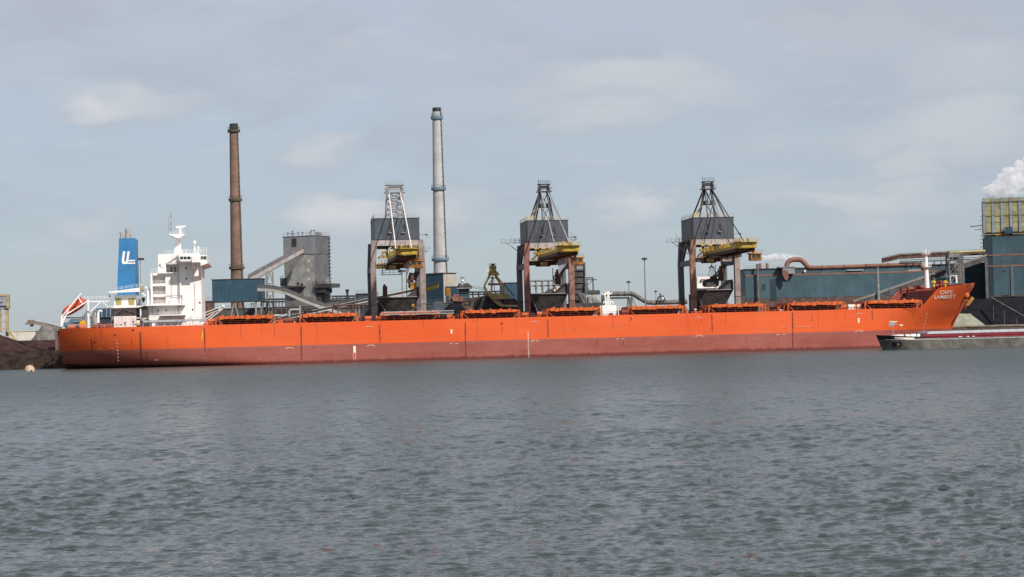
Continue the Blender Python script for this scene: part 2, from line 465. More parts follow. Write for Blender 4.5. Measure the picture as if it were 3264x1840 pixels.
# ------------------------------------------------------------------ hull paint (orange topsides over faded red boot-topping)
def hull_material():
    m = bpy.data.materials.new('hull_paint')
    m.use_nodes = True
    t = NT(m.node_tree)
    bs = m.node_tree.nodes['Principled BSDF']
    ob = t.n('ShaderNodeTexCoord').outputs['Object']
    sp = t.n('ShaderNodeSeparateXYZ')
    t.link(ob, sp.inputs[0])
    z = sp.outputs[2]
    big = t.noise(t.scaled(ob, (0.35, 1, 0.5)), 0.10, 4, 0.5)
    panel = t.noise(t.scaled(ob, (0.55, 1, 2.2)), 0.30, 5, 0.6)
    strip = t.noise(t.scaled(ob, (1.2, 1, 0.05)), 0.55, 6, 0.65)
    fine = t.noise(t.scaled(ob, (0.25, 1, 3.0)), 1.6, 4, 0.6)
    pc = t.n('ShaderNodeCombineXYZ')
    t.link(sp.outputs[0], pc.inputs[0])
    t.link(z, pc.inputs[1])
    bk = t.n('ShaderNodeTexBrick')
    t.link(pc.outputs[0], bk.inputs['Vector'])
    bk.inputs['Color1'].default_value = (0.25, 0.25, 0.25, 1)
    bk.inputs['Color2'].default_value = (0.75, 0.75, 0.75, 1)
    bk.inputs['Mortar'].default_value = (0.5, 0.5, 0.5, 1)
    bk.inputs['Scale'].default_value = 1.0
    bk.inputs['Mortar Size'].default_value = 0.05
    bk.inputs['Brick Width'].default_value = 11.5
    bk.inputs['Row Height'].default_value = 2.45
    plate = bk.outputs['Color']
    joint = bk.outputs['Fac']
    org = t.mix(t.ramp(big, 0.35, 0.65), (0.68, 0.090, 0.015), (0.72, 0.117, 0.029))
    org = t.mix(t.math('MULTIPLY', t.ramp(panel, 0.45, 0.75), 0.5), org, (0.62, 0.125, 0.05))
    org = t.mix(t.math('MULTIPLY', t.ramp(fine, 0.55, 0.8), 0.18), org, (0.45, 0.065, 0.02))
    org = t.mix(t.math('MULTIPLY', t.ramp(strip, 0.56, 0.78), 0.5), org, (0.32, 0.05, 0.02))
    org = t.mix(t.math('MULTIPLY', t.ramp(plate, 0.3, 0.7), 0.30), org, (0.60, 0.095, 0.026))
    org = t.mix(t.math('MULTIPLY', joint, 0.30), org, (0.42, 0.06, 0.018))
    red = t.mix(t.ramp(big, 0.32, 0.66), (0.265, 0.066, 0.047), (0.34, 0.102, 0.076))
    red = t.mix(t.math('MULTIPLY', t.ramp(panel, 0.40, 0.72), 0.5), red, (0.235, 0.055, 0.040))
    red = t.mix(t.math('MULTIPLY', t.ramp(strip, 0.52, 0.78), 0.55), red, (0.31, 0.115, 0.098))
    red = t.mix(t.math('MULTIPLY', t.ramp(fine, 0.5, 0.8), 0.3), red, (0.14, 0.035, 0.028))
    red = t.mix(t.math('MULTIPLY', t.ramp(plate, 0.3, 0.7), 0.40), red, (0.33, 0.11, 0.092))
    red = t.mix(t.math('MULTIPLY', joint, 0.35), red, (0.16, 0.04, 0.03))
    # chalky band at the top of the boot-topping and a wet, weedy foot
    red = t.mix(t.math('MULTIPLY', t.math('MULTIPLY', t.ramp(z, 4.2, 5.7), t.ramp(panel, 0.3, 0.7)), 0.45), red, (0.29, 0.11, 0.10))
    foot = t.ramp(t.math('ADD', z, t.math('MULTIPLY', t.math('SUBTRACT', strip, 0.5), 1.6)), 1.15, 0.45)
    red = t.mix(t.math('MULTIPLY', foot, 0.8), red, (0.10, 0.018, 0.014))
    line = t.math('GREATER_THAN', t.math('ADD', z, t.math('MULTIPLY', t.math('SUBTRACT', fine, 0.5), 0.10)), 5.8)
    t.link(t.mix(line, red, org), bs.inputs['Base Color'])
    bs.inputs['Roughness'].default_value = 0.5
    bs.inputs['Specular IOR Level'].default_value = 0.3
    bn = t.n('ShaderNodeBump')
    bn.inputs['Strength'].default_value = 0.12
    bn.inputs['Distance'].default_value = 0.3
    t.link(t.noise(t.scaled(ob, (0.4, 1, 0.4)), 1.0, 3, 0.5), bn.inputs['Height'])
    t.link(bn.outputs[0], bs.inputs['Normal'])
    return m
mt['hull'] = hull_material()

# ------------------------------------------------------------------ water
def water_material():
    m = bpy.data.materials.new('harbour_water')
    m.use_nodes = True
    t = NT(m.node_tree)
    bs = m.node_tree.nodes['Principled BSDF']
    ob = t.n('ShaderNodeTexCoord').outputs['Object']
    bs.inputs['Base Color'].default_value = (0.036, 0.047, 0.044, 1)
    sx_ = t.n('ShaderNodeSeparateXYZ')
    t.link(ob, sx_.inputs[0])
    # the open fairway is rougher than the sheltered near water
    far = t.ramp(sx_.outputs[1], 60.0, 400.0)
    t.link(t.math('ADD', t.math('MULTIPLY', far, 0.29), 0.09), bs.inputs['Roughness'])
    bs.inputs['IOR'].default_value = 1.333
    # wavelets: slopes straight from noise, so that far ripples keep spreading the reflection
    geo = t.n('ShaderNodeNewGeometry')
    nrm = geo.outputs['Normal']
    for sc, st, k in ((2.2, (0.6, 1.0, 1.0), 1.15), (0.8, (0.6, 1.0, 1.0), 0.4), (6.0, (0.7, 1.0, 1.0), 0.4), (1.0, (1.0, 0.28, 1.0), 0.9), (0.35, (1.0, 0.30, 1.0), 0.45)):
        nz = t.n('ShaderNodeTexNoise')
        t.link(t.scaled(ob, st), nz.inputs['Vector'])
        nz.inputs['Scale'].default_value = sc
        nz.inputs['Detail'].default_value = 3
        nz.inputs['Roughness'].default_value = 0.55
        nz.inputs['Distortion'].default_value = 0.3
        cen = t.n('ShaderNodeVectorMath', operation='SUBTRACT')
        t.link(nz.outputs['Color'], cen.inputs[0])
        cen.inputs[1].default_value = (0.5, 0.5, 0.5)
        ad = t.n('ShaderNodeVectorMath', operation='ADD')
        t.link(nrm, ad.inputs[0])
        t.link(t.scaled(cen.outputs[0], (k * 0.7, k, 0.0)), ad.inputs[1])
        nrm = ad.outputs[0]
    nn_ = t.n('ShaderNodeVectorMath', operation='NORMALIZE')
    t.link(nrm, nn_.inputs[0])
    t.link(nn_.outputs[0], bs.inputs['Normal'])
    return m
mt['water'] = water_material()

def make_water():
    rng = np.random.RandomState(3)
    ys = [42.0]
    while ys[-1] < 690:
        ys.append(ys[-1] + max(0.085, 0.0016 * ys[-1]))
    ys = np.array(ys)
    ss = np.arange(-0.345, 0.3451, 0.0014)
    Y = np.repeat(ys[:, None], len(ss), 1)
    X = ys[:, None] * ss[None, :]
    X = X.astype(np.float64)
    sp = 0.0015 * Y
    # wind patches: calmer and rougher areas
    patch = np.ones_like(X)
    for k in range(9):
        lam = rng.uniform(18, 70)
        a = rng.uniform(0, 2 * np.pi)
        patch += 0.07 * np.sin(2 * np.pi / lam * (X * np.cos(a) * 0.6 + Y * np.sin(a)) + rng.uniform(0, 6.28))
    Z = np.zeros_like(X)
    DX = np.zeros_like(X)
    DY = np.zeros_like(X)
    N = 120
    for k in range(N):
        lam = 0.32 * (5.0 / 0.32) ** ((k + rng.uniform()) / N)
        ang = -np.pi / 2 + 0.30 + rng.normal(0, 0.50)         # the wind blows roughly towards the camera
        slope = 0.034 * (1.0 if lam < 0.75 else (0.75 / lam) ** 1.6)
        A = slope * lam / (2 * np.pi)
        kx, ky = 2 * np.pi / lam * np.cos(ang), 2 * np.pi / lam * np.sin(ang)
        ph = kx * X + ky * Y + rng.uniform(0, 6.28)
        fade = np.clip((lam / sp - 2.2) / 2.5, 0, 1)
        amp = A * fade * patch
        c = np.cos(ph)
        Z += amp * c
        s_ = amp * np.sin(ph) * 0.85
        DX -= np.cos(ang) * s_
        DY -= np.sin(ang) * s_
    # sharpen the crests a little
    sd_ = Z.std()
    Z = Z + 0.30 * (Z * Z / sd_ - sd_)
    X, Y = X + DX, Y + DY
    nr, nc = X.shape
    co = np.stack([X, Y, Z], -1).reshape(-1, 3)
    idx = np.arange(nr * nc).reshape(nr, nc)
    quads = np.stack([idx[:-1, :-1], idx[:-1, 1:], idx[1:, 1:], idx[1:, :-1]], -1).reshape(-1, 4)
    # the calm sheet all around, well below the wave troughs
    far = np.array([(-4000, -1500, -0.7), (4000, -1500, -0.7), (4000, 760, -0.7), (-4000, 760, -0.7)], float)
    nv = len(co)
    co = np.concatenate([co, far])
    quads = np.concatenate([quads, [[nv, nv + 1, nv + 2, nv + 3]]])
    me = bpy.data.meshes.new('water')
    me.vertices.add(len(co))
    me.vertices.foreach_set('co', co.astype(np.float32).ravel())
    me.loops.add(len(quads) * 4)
    me.loops.foreach_set('vertex_index', quads.astype(np.int32).ravel())
    me.polygons.add(len(quads))
    me.polygons.foreach_set('loop_start', np.arange(0, len(quads) * 4, 4, dtype=np.int32))
    me.polygons.foreach_set('loop_total', np.full(len(quads), 4, dtype=np.int32))
    me.polygons.foreach_set('use_smooth', np.ones(len(quads), bool))
    me.materials.append(mt['water'])
    me.update(calc_edges=True)
    o = bpy.data.objects.new('water', me)
    COL.objects.link(o)
    tag(o, 'choppy grey harbour water', None, None, 'structure')
make_water()

# ------------------------------------------------------------------ ground, quay, bank
def sheet(name, pts, mat, frame, label):
    mb = MB(frame)
    mb.add(pts, [tuple(range(len(pts)))])
    return mb.solo(name, mat, label, None, frame, kind='structure')
QV = 49.0
sheet('ground', [(-4000, 57.5, GZ), (4000, 57.5, GZ), (4000, 7000, GZ), (-4000, 7000, GZ)], mt['ground'], Q, 'sooty works yard behind the quay')
mb = MB(Q)
mb.box(6, 4000, QV, 57.4, -6, GZ + 0.02)
mb.solo('quay_wall', mt['quay'], 'stained dark quay wall behind the ship', None, Q, kind='structure')
mb = MB(Q)
mb.box(6, 600, QV - 0.25, QV + 1.4, GZ + 0.024, GZ + 0.45)
mb.solo('quay_kerb', mt['kerb'], 'pale kerb along the quay edge', None, Q, kind='structure')
# rough sloping bank astern of the ship
mb = MB(Q)
nu, nvv = 90, 18
for i in range(nu + 1):
    for j in range(nvv + 1):
        u = -130 + 137 * i / nu
        k = j / nvv
        z = -1.2 + (GZ + 1.25) * min(1, k * 1.9) ** 0.75
        q = Vector((u * 0.35, k * 6, 0))
        mb.v.append((u, 42.5 + 15.5 * k, z + (0.22 * mnoise.noise(q) + 0.12 * mnoise.noise(q * 3.1)) * (1 if 0 < j < nvv else 0)))
for i in range(nu):
    for j in range(nvv):
        a = i * (nvv + 1) + j
        mb.f.append((a, a + nvv + 1, a + nvv + 2, a + 1))
mb.solo('bank', mt['bank'], 'dark earth bank at the water astern of the ship', None, Q, kind='structure')

def heap(name, mat, label, frame, c, lu, lv, h, seed, slope=1.0, cat='stockpile', top=0.15, group=None):
    """a ridge-shaped stockpile with uneven flanks: c = centre on the ground in the frame"""
    mb = MB(frame)
    n, mrad = 72, 20
    for j in range(mrad + 1):
        k = j / mrad
        for i in range(n):
            a = 2 * math.pi * i / n
            x, y = math.cos(a), math.sin(a)
            x, y = abs(x) ** 0.8 * math.copysign(1, x), abs(y) ** 0.8 * math.copysign(1, y)
            q = Vector((math.cos(a) * 2.2, math.sin(a) * 2.2, seed * 7.3))
            wob = 1 + 0.10 * mnoise.noise(q * 1.3) * (1 - k)
            z = h * min(1.0, k / (1 - top)) ** slope
            if 0 < j:
                z += h * 0.03 * mnoise.noise(Vector((x * lu * 0.2 * (1 - k), y * lv * 0.2 * (1 - k), seed + k * 3)))
            mb.v.append((c[0] + x * lu / 2 * (1 - k) * wob, c[1] + y * lv / 2 * (1 - k) * wob, c[2] + z))
    for j in range(mrad):
        mb.f += [(j * n + i, j * n + (i + 1) % n, (j + 1) * n + (i + 1) % n, (j + 1) * n + i) for i in range(n)]
    return mb.solo(name, mat, label, cat, frame, group=group, smooth=True)

# ================================================================== THE SHIP
BEAM = 45.0
_stem = [Q.pt(x, y, BEAM / 2) for x, y in ((3103, 903), (3096, 920), (3081, 950), (3066, 985), (3051, 1010), (3039, 1035), (3033, 1060), (3032, 1100), (3032, 1110))]
_sz = np.array([p.z for p in _stem])[::-1]
_su = np.array([p.x for p in _stem])[::-1]
ZTOP = float(_sz[-1])
LOA = float(_su[-1])
DECK = 13.0
BOW0 = LOA - 46.0
def stem(z):
    return float(np.interp(z, _sz, _su))
# edge of the deck / bulwark along the ship
SA = Q.pt(2933, 975, 3).x
SB = Q.pt(2972, 915, 8).x
def ztop(s):
    if s <= SA:
        return DECK
    if s <= SB:
        return DECK + (19.7 - DECK) * (s - SA) / (SB - SA)
    return 19.7 + (ZTOP - 19.7) * (s - SB) / (LOA - SB)
def half(s, z):
    """half breadth of the hull"""
    H = BEAM / 2
    if s < 75:
        k = max(0.0, min(1.0, z / DECK))
        start = 5.5 * max(0.0, 1 - max(0, z) / 1.6)
        run = 78 - 50 * k ** 0.6
        bt = 3.0 + 14.5 * k ** 0.55
        f = max(0.0, min(1.0, (s - start) / run))
        return bt * (1 if s >= start else 0.0) + (H - bt) * (1 - (1 - f) ** 2.6)
    if s > BOW0:
        st = stem(z)
        f = max(0.0, min(1.0, (s - BOW0) / (st - BOW0)))
        k = max(0.0, min(1.0, z / ZTOP))
        p = 1.45 + 3.4 * k ** 2.2
        q = 0.72 + 0.16 * (1 - k)
        return H * (1 - f ** p) ** q
    return H
def near(s, z):
    return BEAM / 2 - half(s, z)

ship = thing('bulk_carrier', 'orange bulk carrier with white superstructure and blue funnel moored along the quay', 'ship', Q, (0, 22.5, 0))

def make_hull():
    mb = MB(Q)
    st = [0, .6, 1.5, 3, 4.5, 6, 8, 10, 13, 16, 20, 25, 30, 36, 42, 50, 58, 66, 75]
    st += list(np.linspace(90, BOW0 - 2, 18))
    nb = 40
    lev = 26
    cols = []
    for s in st:
        cols.append([(s, -1 + (ztop(s) + 1) * j / lev) for j in range(lev + 1)])
    for i in range(nb + 1):
        f = i / nb
        f = 1 - (1 - f) ** 1.5
        col = []
        for j in range(lev + 1):
            # follow the rake of the stem level by level
            s = BOW0 + (LOA - BOW0) * f
            zt = ztop(s)
            z = -1 + (zt + 1) * j / lev
            s = BOW0 + (stem(z) - BOW0) * f
            z = -1 + (ztop(s) + 1) * j / lev
            col.append((s, z))
        cols.append(col)
    n = len(cols)
    for side in (0, 1):
        for col in cols:
            for (s, z) in col:
                h = half(s, z)
                mb.v.append((s, 22.5 - h if side == 0 else 22.5 + h, z))
    L = lev + 1
    o2 = n * L
    for i in range(n - 1):
        for j in range(lev):
            a = i * L + j
            mb.f.append((a, a + L, a + L + 1, a + 1))
            b = o2 + a
            mb.f.append((b, b + 1, b + L + 1, b + L))
    for j in range(lev):                      # transom
        mb.f.append((j, j + 1, o2 + j + 1, o2 + j))
    return mb.build('hull', mt['hull'], ship, smooth=True)
hull = make_hull()

# decks and the inside of the forecastle bulwark
def deck(m):
    ss = list(np.linspace(0.1, SA + 6, 60))
    k = len(m.v)
    for s in ss:
        m.v.append((s, near(s, 12.4) + .1, 12.4))
        m.v.append((s, BEAM - near(s, 12.4) - .1, 12.4))
    m.f += [(2 * i, 2 * i + 2, 2 * i + 3, 2 * i + 1) for i in range(len(ss) - 1)]
part('main_deck', mt['deckred'], ship, deck)
def inner(m):
    ss = list(np.linspace(SA + .2, LOA - 2.5, 40))
    nz_ = 8
    for side in (0, 1):
        k = len(m.v)
        for s in ss:
            for j in range(nz_):
                z = 12.4 + (ztop(s) - .03 - 12.4) * j / (nz_ - 1)
                h = max(0.0, half(s, z) - 0.45)
                m.v.append((s, 22.5 - h if side == 0 else 22.5 + h, z))
        for i in range(len(ss) - 1):
            for j in range(nz_ - 1):
                a = k + i * nz_ + j
                m.f.append((a, a + nz_, a + nz_ + 1, a + 1))
part('bulwark_lining', mt['deckred'], ship, inner)
def fcdeck(m):
    ss = list(np.linspace(SB + 1, LOA - 3, 24))
    for s in ss:
        h = max(0.05, half(s, 18.6) - .4)
        m.v += [(s, 22.5 - h, 18.6), (s, 22.5 + h, 18.6)]
    m.f += [(2 * i, 2 * i + 2, 2 * i + 3, 2 * i + 1) for i in range(len(ss) - 1)]
    h = half(SB + 1, 12.0) - .6
    m.box(SB + .7, SB + 1, 22.5 - h, 22.5 + h, 12.42, 18.9)
part('forecastle', mt['deckred'], ship, fcdeck)
# pale rim of the bow bulwark: the bright strip above the flare
def rim(m):
    s0 = Q.pt(3035, 905, 18).x
    ss = list(np.linspace(s0, LOA - .02, 20))
    for side in (-1, 1):
        k = len(m.v)
        for s in ss:
            zt = ztop(s)
            hz = max(0, half(s, zt - 1.5))
            y = 22.5 + side * (hz + 0.10)
            m.v += [(s, y, zt - 1.45), (s, y, zt + .12), (s, 22.5 + side * max(0, hz - .5), zt + .12)]
        for i in range(len(ss) - 1):
            a = k + 3 * i
            m.f += [(a, a + 3, a + 4, a + 1), (a + 1, a + 4, a + 5, a + 2)]
part('bow_bulwark', mt['orange'], ship, rim)

# vertical seams / rust-streaked fender guides down the side: photo x, top y, bottom y
def side_strip(m, px, y0, y1, w, off=0.06, lean=0.0):
    n = 10
    pa = Q.pt(px, y0, 0)
    pb = Q.pt(px + lean, y1, 0)
    k = len(m.v)
    for i in range(n + 1):
        s = pa.x + (pb.x - pa.x) * i / n
        z = pa.z + (pb.z - pa.z) * i / n
        ww = w * (0.8 + 0.4 * random.random())
        for d in (-ww / 2, ww / 2):
            m.v.append((s + d, near(s + d, z) - off, z))
        for d in (ww / 2, -ww / 2):
            m.v.append((s + d, near(s + d, z) + .02, z))
    for i in range(n):
        a = k + 4 * i
        for j in range(4):
            m.f.append((a + j, a + (j + 1) % 4, a + 4 + (j + 1) % 4, a + 4 + j))
    m.f += [(k + 3, k + 2, k + 1, k), (k + 4 * n, k + 4 * n + 1, k + 4 * n + 2, k + 4 * n + 3)]
for (px, y0, y1, w) in ((447, 1058, 1165, .5), (960, 1042, 1161, .45), (1210, 1034, 1092, .35), (1483, 1027, 1144, .4), (1746, 1019, 1075, .32),
                        (2011, 1011, 1022, .3), (2269, 1004, 1060, .3), (2526, 997, 1114, .45), (2780, 990, 1017, .3), (1599, 1032, 1063, .16), (288, 1080, 1120, .25), (652, 1045, 1122, .4)):
    part('weld_seam', mt['seam'], ship, lambda m: side_strip(m, px, y0, y1, w, lean=1.5))

# painted marks on the side
def mark(m, px, py, w, h, off=0.07):
    p = Q.pt(px, py, 0)
    y = near(p.x, p.z)
    m.box(p.x - w / 2, p.x + w / 2, y - off, y + .01, p.z - h / 2, p.z + h / 2)
def tugmark(px, py):
    def f(m):
        mark(m, px, py, 1.2, .15)
        mark(m, px - 1, py - 3, .45, .18)
        mark(m, px - 8, py + 1, .8, .14)
        mark(m, px + 9, py + 1, .8, .14)
    part('tug_mark', mt['markdim'], ship, f)
for px, py in ((1178, 1041), (1704, 1026), (2226, 1012), (2738, 999)):
    tugmark(px, py)
def ballast(px, py, full=True):
    def f(m):
        if full:
            mark(m, px, py - 3, 1.6, .2)
        mark(m, px - 9, py, 1.0, .22)
        mark(m, px + 9, py - .5, 1.0, .22)
    part('bottom_mark', mt['markdim'], ship, f)
for px, py, fl in ((923, 1111, True), (1182, 1103, True), (1447, 1096, False), (1705, 1088, True), (1977, 1081, False), (2228, 1072, True), (2489, 1067, False), (2738, 1057, True)):
    ballast(px, py, fl)
part('loadline_flag', mt['mark'], ship, lambda m: (mark(m, 1439, 1058, .5, 1.1), mark(m, 1439, 1052, .9, .25)))
part('loadline_flag', mt['mark'], ship, lambda m: (mark(m, 2737, 1023, .5, 1.2), mark(m, 2737, 1016, .9, .25)))
part('cream_gauge', mt['mark'], ship, lambda m: mark(m, 1130, 1114, .75, 2.2))
part('red_gauge', mt['mark_red'], ship, lambda m: mark(m, 1130, 1135, .7, 1.9))
part('gauge_outline', mt['mark'], ship, lambda m: (mark(m, 1126.5, 1135, .1, 2.0, .08), mark(m, 1133.6, 1135, .1, 2.0, .08), mark(m, 1130, 1144.8, .7, .1, .08)))
def scale(m, px, y0, y1, n):
    for i in range(n):
        y = y0 + (y1 - y0) * i / (n - 1)
        x = px + (y - y0) * .027
        mark(m, x, y, .22 if i % 2 else .14, .3)
    for i in range(n * 2):
        y = y0 + (y1 - y0) * i / (n * 2 - 1)
        mark(m, px - 2.2 + (y - y0) * .027, y, .07, .4)
part('draught_scale', mt['mark'], ship, lambda m: scale(m, 1684, 1058, 1140, 14))
part('draught_scale', mt['markdim'], ship, lambda m: scale(m, 372, 1085, 1150, 7))
part('draught_scale', mt['markdim'], ship, lambda m: scale(m, 2971, 1000, 1075, 8))
part('pilot_mark', mt['amber'], ship, lambda m: (mark(m, 645, 1068, .35, 1.6), mark(m, 643, 1078, .3, 1.2)))
for i, (px, py, w) in enumerate(((498, 1148, 1.2), (652, 1142, 1.0), (355, 1110, .8), (316, 1112, .7), (2560, 1041, 5.0), (2495, 1043, 2.0), (826, 1146, .8), (790, 1134, .5))):
    part('paint_scuff', mt['markdim'], ship, lambda m: mark(m, px, py, w, .10))
# dark discharge stains below scuppers, hull-side openings
for px, py in ((302, 1085), (366, 1066), (424, 1052), (1599, 1031)):
    part('scupper', mt['seam'], ship, lambda m: mark(m, px, py, .7, .5, .09))

# rust runs from the deck edge and from the paint line
rr_ = random.Random(21)
for k in range(34):
    px = rr_.uniform(230, 2900)
    base = 1048 - (px - 190) * 0.0258
    y0 = base + rr_.choice((2, 2, 3, 12, 40, 74, 76))
    L = rr_.uniform(8, 45) if y0 < base + 20 else rr_.uniform(6, 26)
    part('rust_run', mt['run'] if y0 < base + 60 else mt['seam'], ship, lambda m: side_strip(m, px, y0, y0 + L, rr_.uniform(.08, .28), off=.03))
# ------------------------------------------------------------------ lettering
def text_mesh(txt, shear=0.0):
    cu = bpy.data.curves.new('t', 'FONT')
    cu.body = txt
    cu.size = 1.0
    cu.shear = shear
    cu.offset = 0.012
    cu.resolution_u = 2
    ob = bpy.data.objects.new('t', cu)
    COL.objects.link(ob)
    bpy.context.view_layer.update()
    me = bpy.data.meshes.new_from_object(ob.evaluated_get(bpy.context.evaluated_depsgraph_get()))
    bpy.data.objects.remove(ob)
    vs_ = [tuple(v.co) for v in me.vertices]
    fs = [tuple(p.vertices) for p in me.polygons]
    bpy.data.meshes.remove(me)
    return vs_, fs
def bow_text(txt, x0, y0, x1, y1):
    """(x0,y0) lower left, (x1,y1) upper right in the photograph; wrapped on the flare"""
    vs_, fs = text_mesh(txt, 0.25)
    bm = bmesh.new()
    bv = [bm.verts.new(v) for v in vs_]
    for f in fs:
        try:
            bm.faces.new([bv[i] for i in f])
        except ValueError:
            pass
    xs = [v[0] for v in vs_]
    ysv = [v[1] for v in vs_]
    for k in range(1, 24):
        x = min(xs) + (max(xs) - min(xs)) * k / 24
        bmesh.ops.bisect_plane(bm, geom=bm.verts[:] + bm.edges[:] + bm.faces[:], plane_co=(x, 0, 0), plane_no=(1, 0, 0))
    for k in range(1, 4):
        y = min(ysv) + (max(ysv) - min(ysv)) * k / 4
        bmesh.ops.bisect_plane(bm, geom=bm.verts[:] + bm.edges[:] + bm.faces[:], plane_co=(0, y, 0), plane_no=(0, 1, 0))
    bm.verts.ensure_lookup_table()
    bm.verts.index_update()
    mb = MB(Q)
    for v in bm.verts:
        fx = (v.co.x - min(xs)) / (max(xs) - min(xs))
        fy = (v.co.y - min(ysv)) / (max(ysv) - min(ysv))
        px = x0 + (x1 - x0) * fx
        py = y0 + (y1 - y0) * fy - (x1 - x0) * fx * 0.0253
        d = 10.0
        for _ in range(8):
            p = Q.pt(px, py, d)
            d = near(p.x, p.z) - 0.30
        p = Q.pt(px, py, d)
        mb.v.append(tuple(p))
    for f in bm.faces:
        mb.f.append(tuple(v.index for v in f.verts))
    bm.free()
    return mb.build('ship_name', mt['mark'], ship)
bow_text('CAPE', 2996, 938.5, 3038, 926.5)
bow_text('LAMBERT', 2977, 953.5, 3047, 941.5)

# anchor, pocket and fore draught
def anchor(m):
    p = Q.pt(3078, 942, 14)
    m.ball((p.x, near(p.x, p.z) - .1, p.z), 1.25, 14, 1.0)
part('anchor_bolster', mt['orange'], ship, anchor, smooth=True)
def anchor2(m):
    p = Q.pt(3083, 957, 14)
    y = near(p.x - 1.5, p.z)
    m.bar((p.x - 1.6, y - .5, p.z + .6), (p.x + .8, y - .8, p.z - .4), .5)
    m.prism([(p.x - 1.0, p.z - 1.9), (p.x + .1, p.z - 2.0), (p.x + 2.3, p.z + .5), (p.x + 1.3, p.z + 1.2)], y - 1.2, y - .4)
part('anchor', mt['cab'], ship, anchor2)
for px, py in ((3068, 909), (3083, 911)):
    def chock(m):
        p = Q.pt(px, py, 15)
        y = near(p.x, p.z)
        m.box(p.x - .55, p.x + .55, y - .2, y + .3, p.z - .35, p.z + .35)
    part('fairlead', mt['seam'], ship, chock)

# foremast and forecastle gear
def fmast(m):
    a, b = Q.pt(2955, 918, 20), Q.pt(2951, 812, 20)
    m.tube(a, b, .85, .55, 14)
    m.tube((b.x, 20, b.z), (b.x, 20, b.z + 2.0), .18, n=6)
fm = part('foremast', mt['white'], ship, fmast, smooth=True)
def fplat(m):
    for px, py, r in ((2953, 852, 1.7), (2951, 811, 1.5)):
        p = Q.pt(px, py, 20)
        m.lathe([(r * .55, -.45), (r, 0), (r, .15)], (p.x, 20, p.z), 14)
        for i in range(10):
            a = 2 * math.pi * i / 10
            m.bar((p.x + r * math.cos(a), 20 + r * math.sin(a), p.z + .15), (p.x + r * math.cos(a), 20 + r * math.sin(a), p.z + 1.1), .07)
        for z in (.65, 1.1):
            pts = [(p.x + r * math.cos(2 * math.pi * i / 10), 20 + r * math.sin(2 * math.pi * i / 10), p.z + z) for i in range(11)]
            for i in range(10):
                m.bar(pts[i], pts[i + 1], .06)
part('mast_platform', mt['white'], fm, fplat)
def fgear(m):
    for px, py, w, h in ((2985, 911, 1.6, 1.3), (3010, 908, 2.4, 1.0), (3002, 900, 1.2, .8), (2930, 916, 3.0, 1.4), (2905, 921, 2.2, 1.6), (2885, 925, 2.5, .9)):
        p = Q.pt(px, py, 24)
        m.tube((p.x - w / 2, 24, p.z), (p.x + w / 2, 24, p.z), h / 2, n=10)
        m.box(p.x - w / 2 - .3, p.x - w / 2, 23, 25, p.z - 1.2, p.z + .6)
part('windlass', mt['deckred'], ship, fgear)
for px, py in ((2976, 902), (3013, 902)):
    def bol(m):
        p = Q.pt(px, py, 15)
        m.lathe([(.3, -1.4), (.3, -.2), (.75, 0), (.75, .55), (.3, .75)], (p.x, 15, p.z), 10)
    part('mushroom_vent', mt['amber'], ship, bol, smooth=True)
def fdrum(m):
    p = Q.pt(2996, 902, 26)
    m.lathe([(2.0, -2.5), (1.9, -.8), (1.2, .4), (.3, .9)], (p.x, 26, p.z), 14)
part('windlass_drum', mt['deckred'], ship, fdrum, smooth=True)
def bowmast(m):
    a, b = Q.pt(3049, 903, 22), Q.pt(3048, 879, 22)
    m.bar(a, b, .5)
    c = Q.pt(3030, 882, 22)
    m.bar((c.x, 22, b.z), b, .2)
    m.bar((c.x, 22, b.z), (c.x, 22, a.z), .15)
part('bow_light_mast', mt['white'], ship, bowmast)

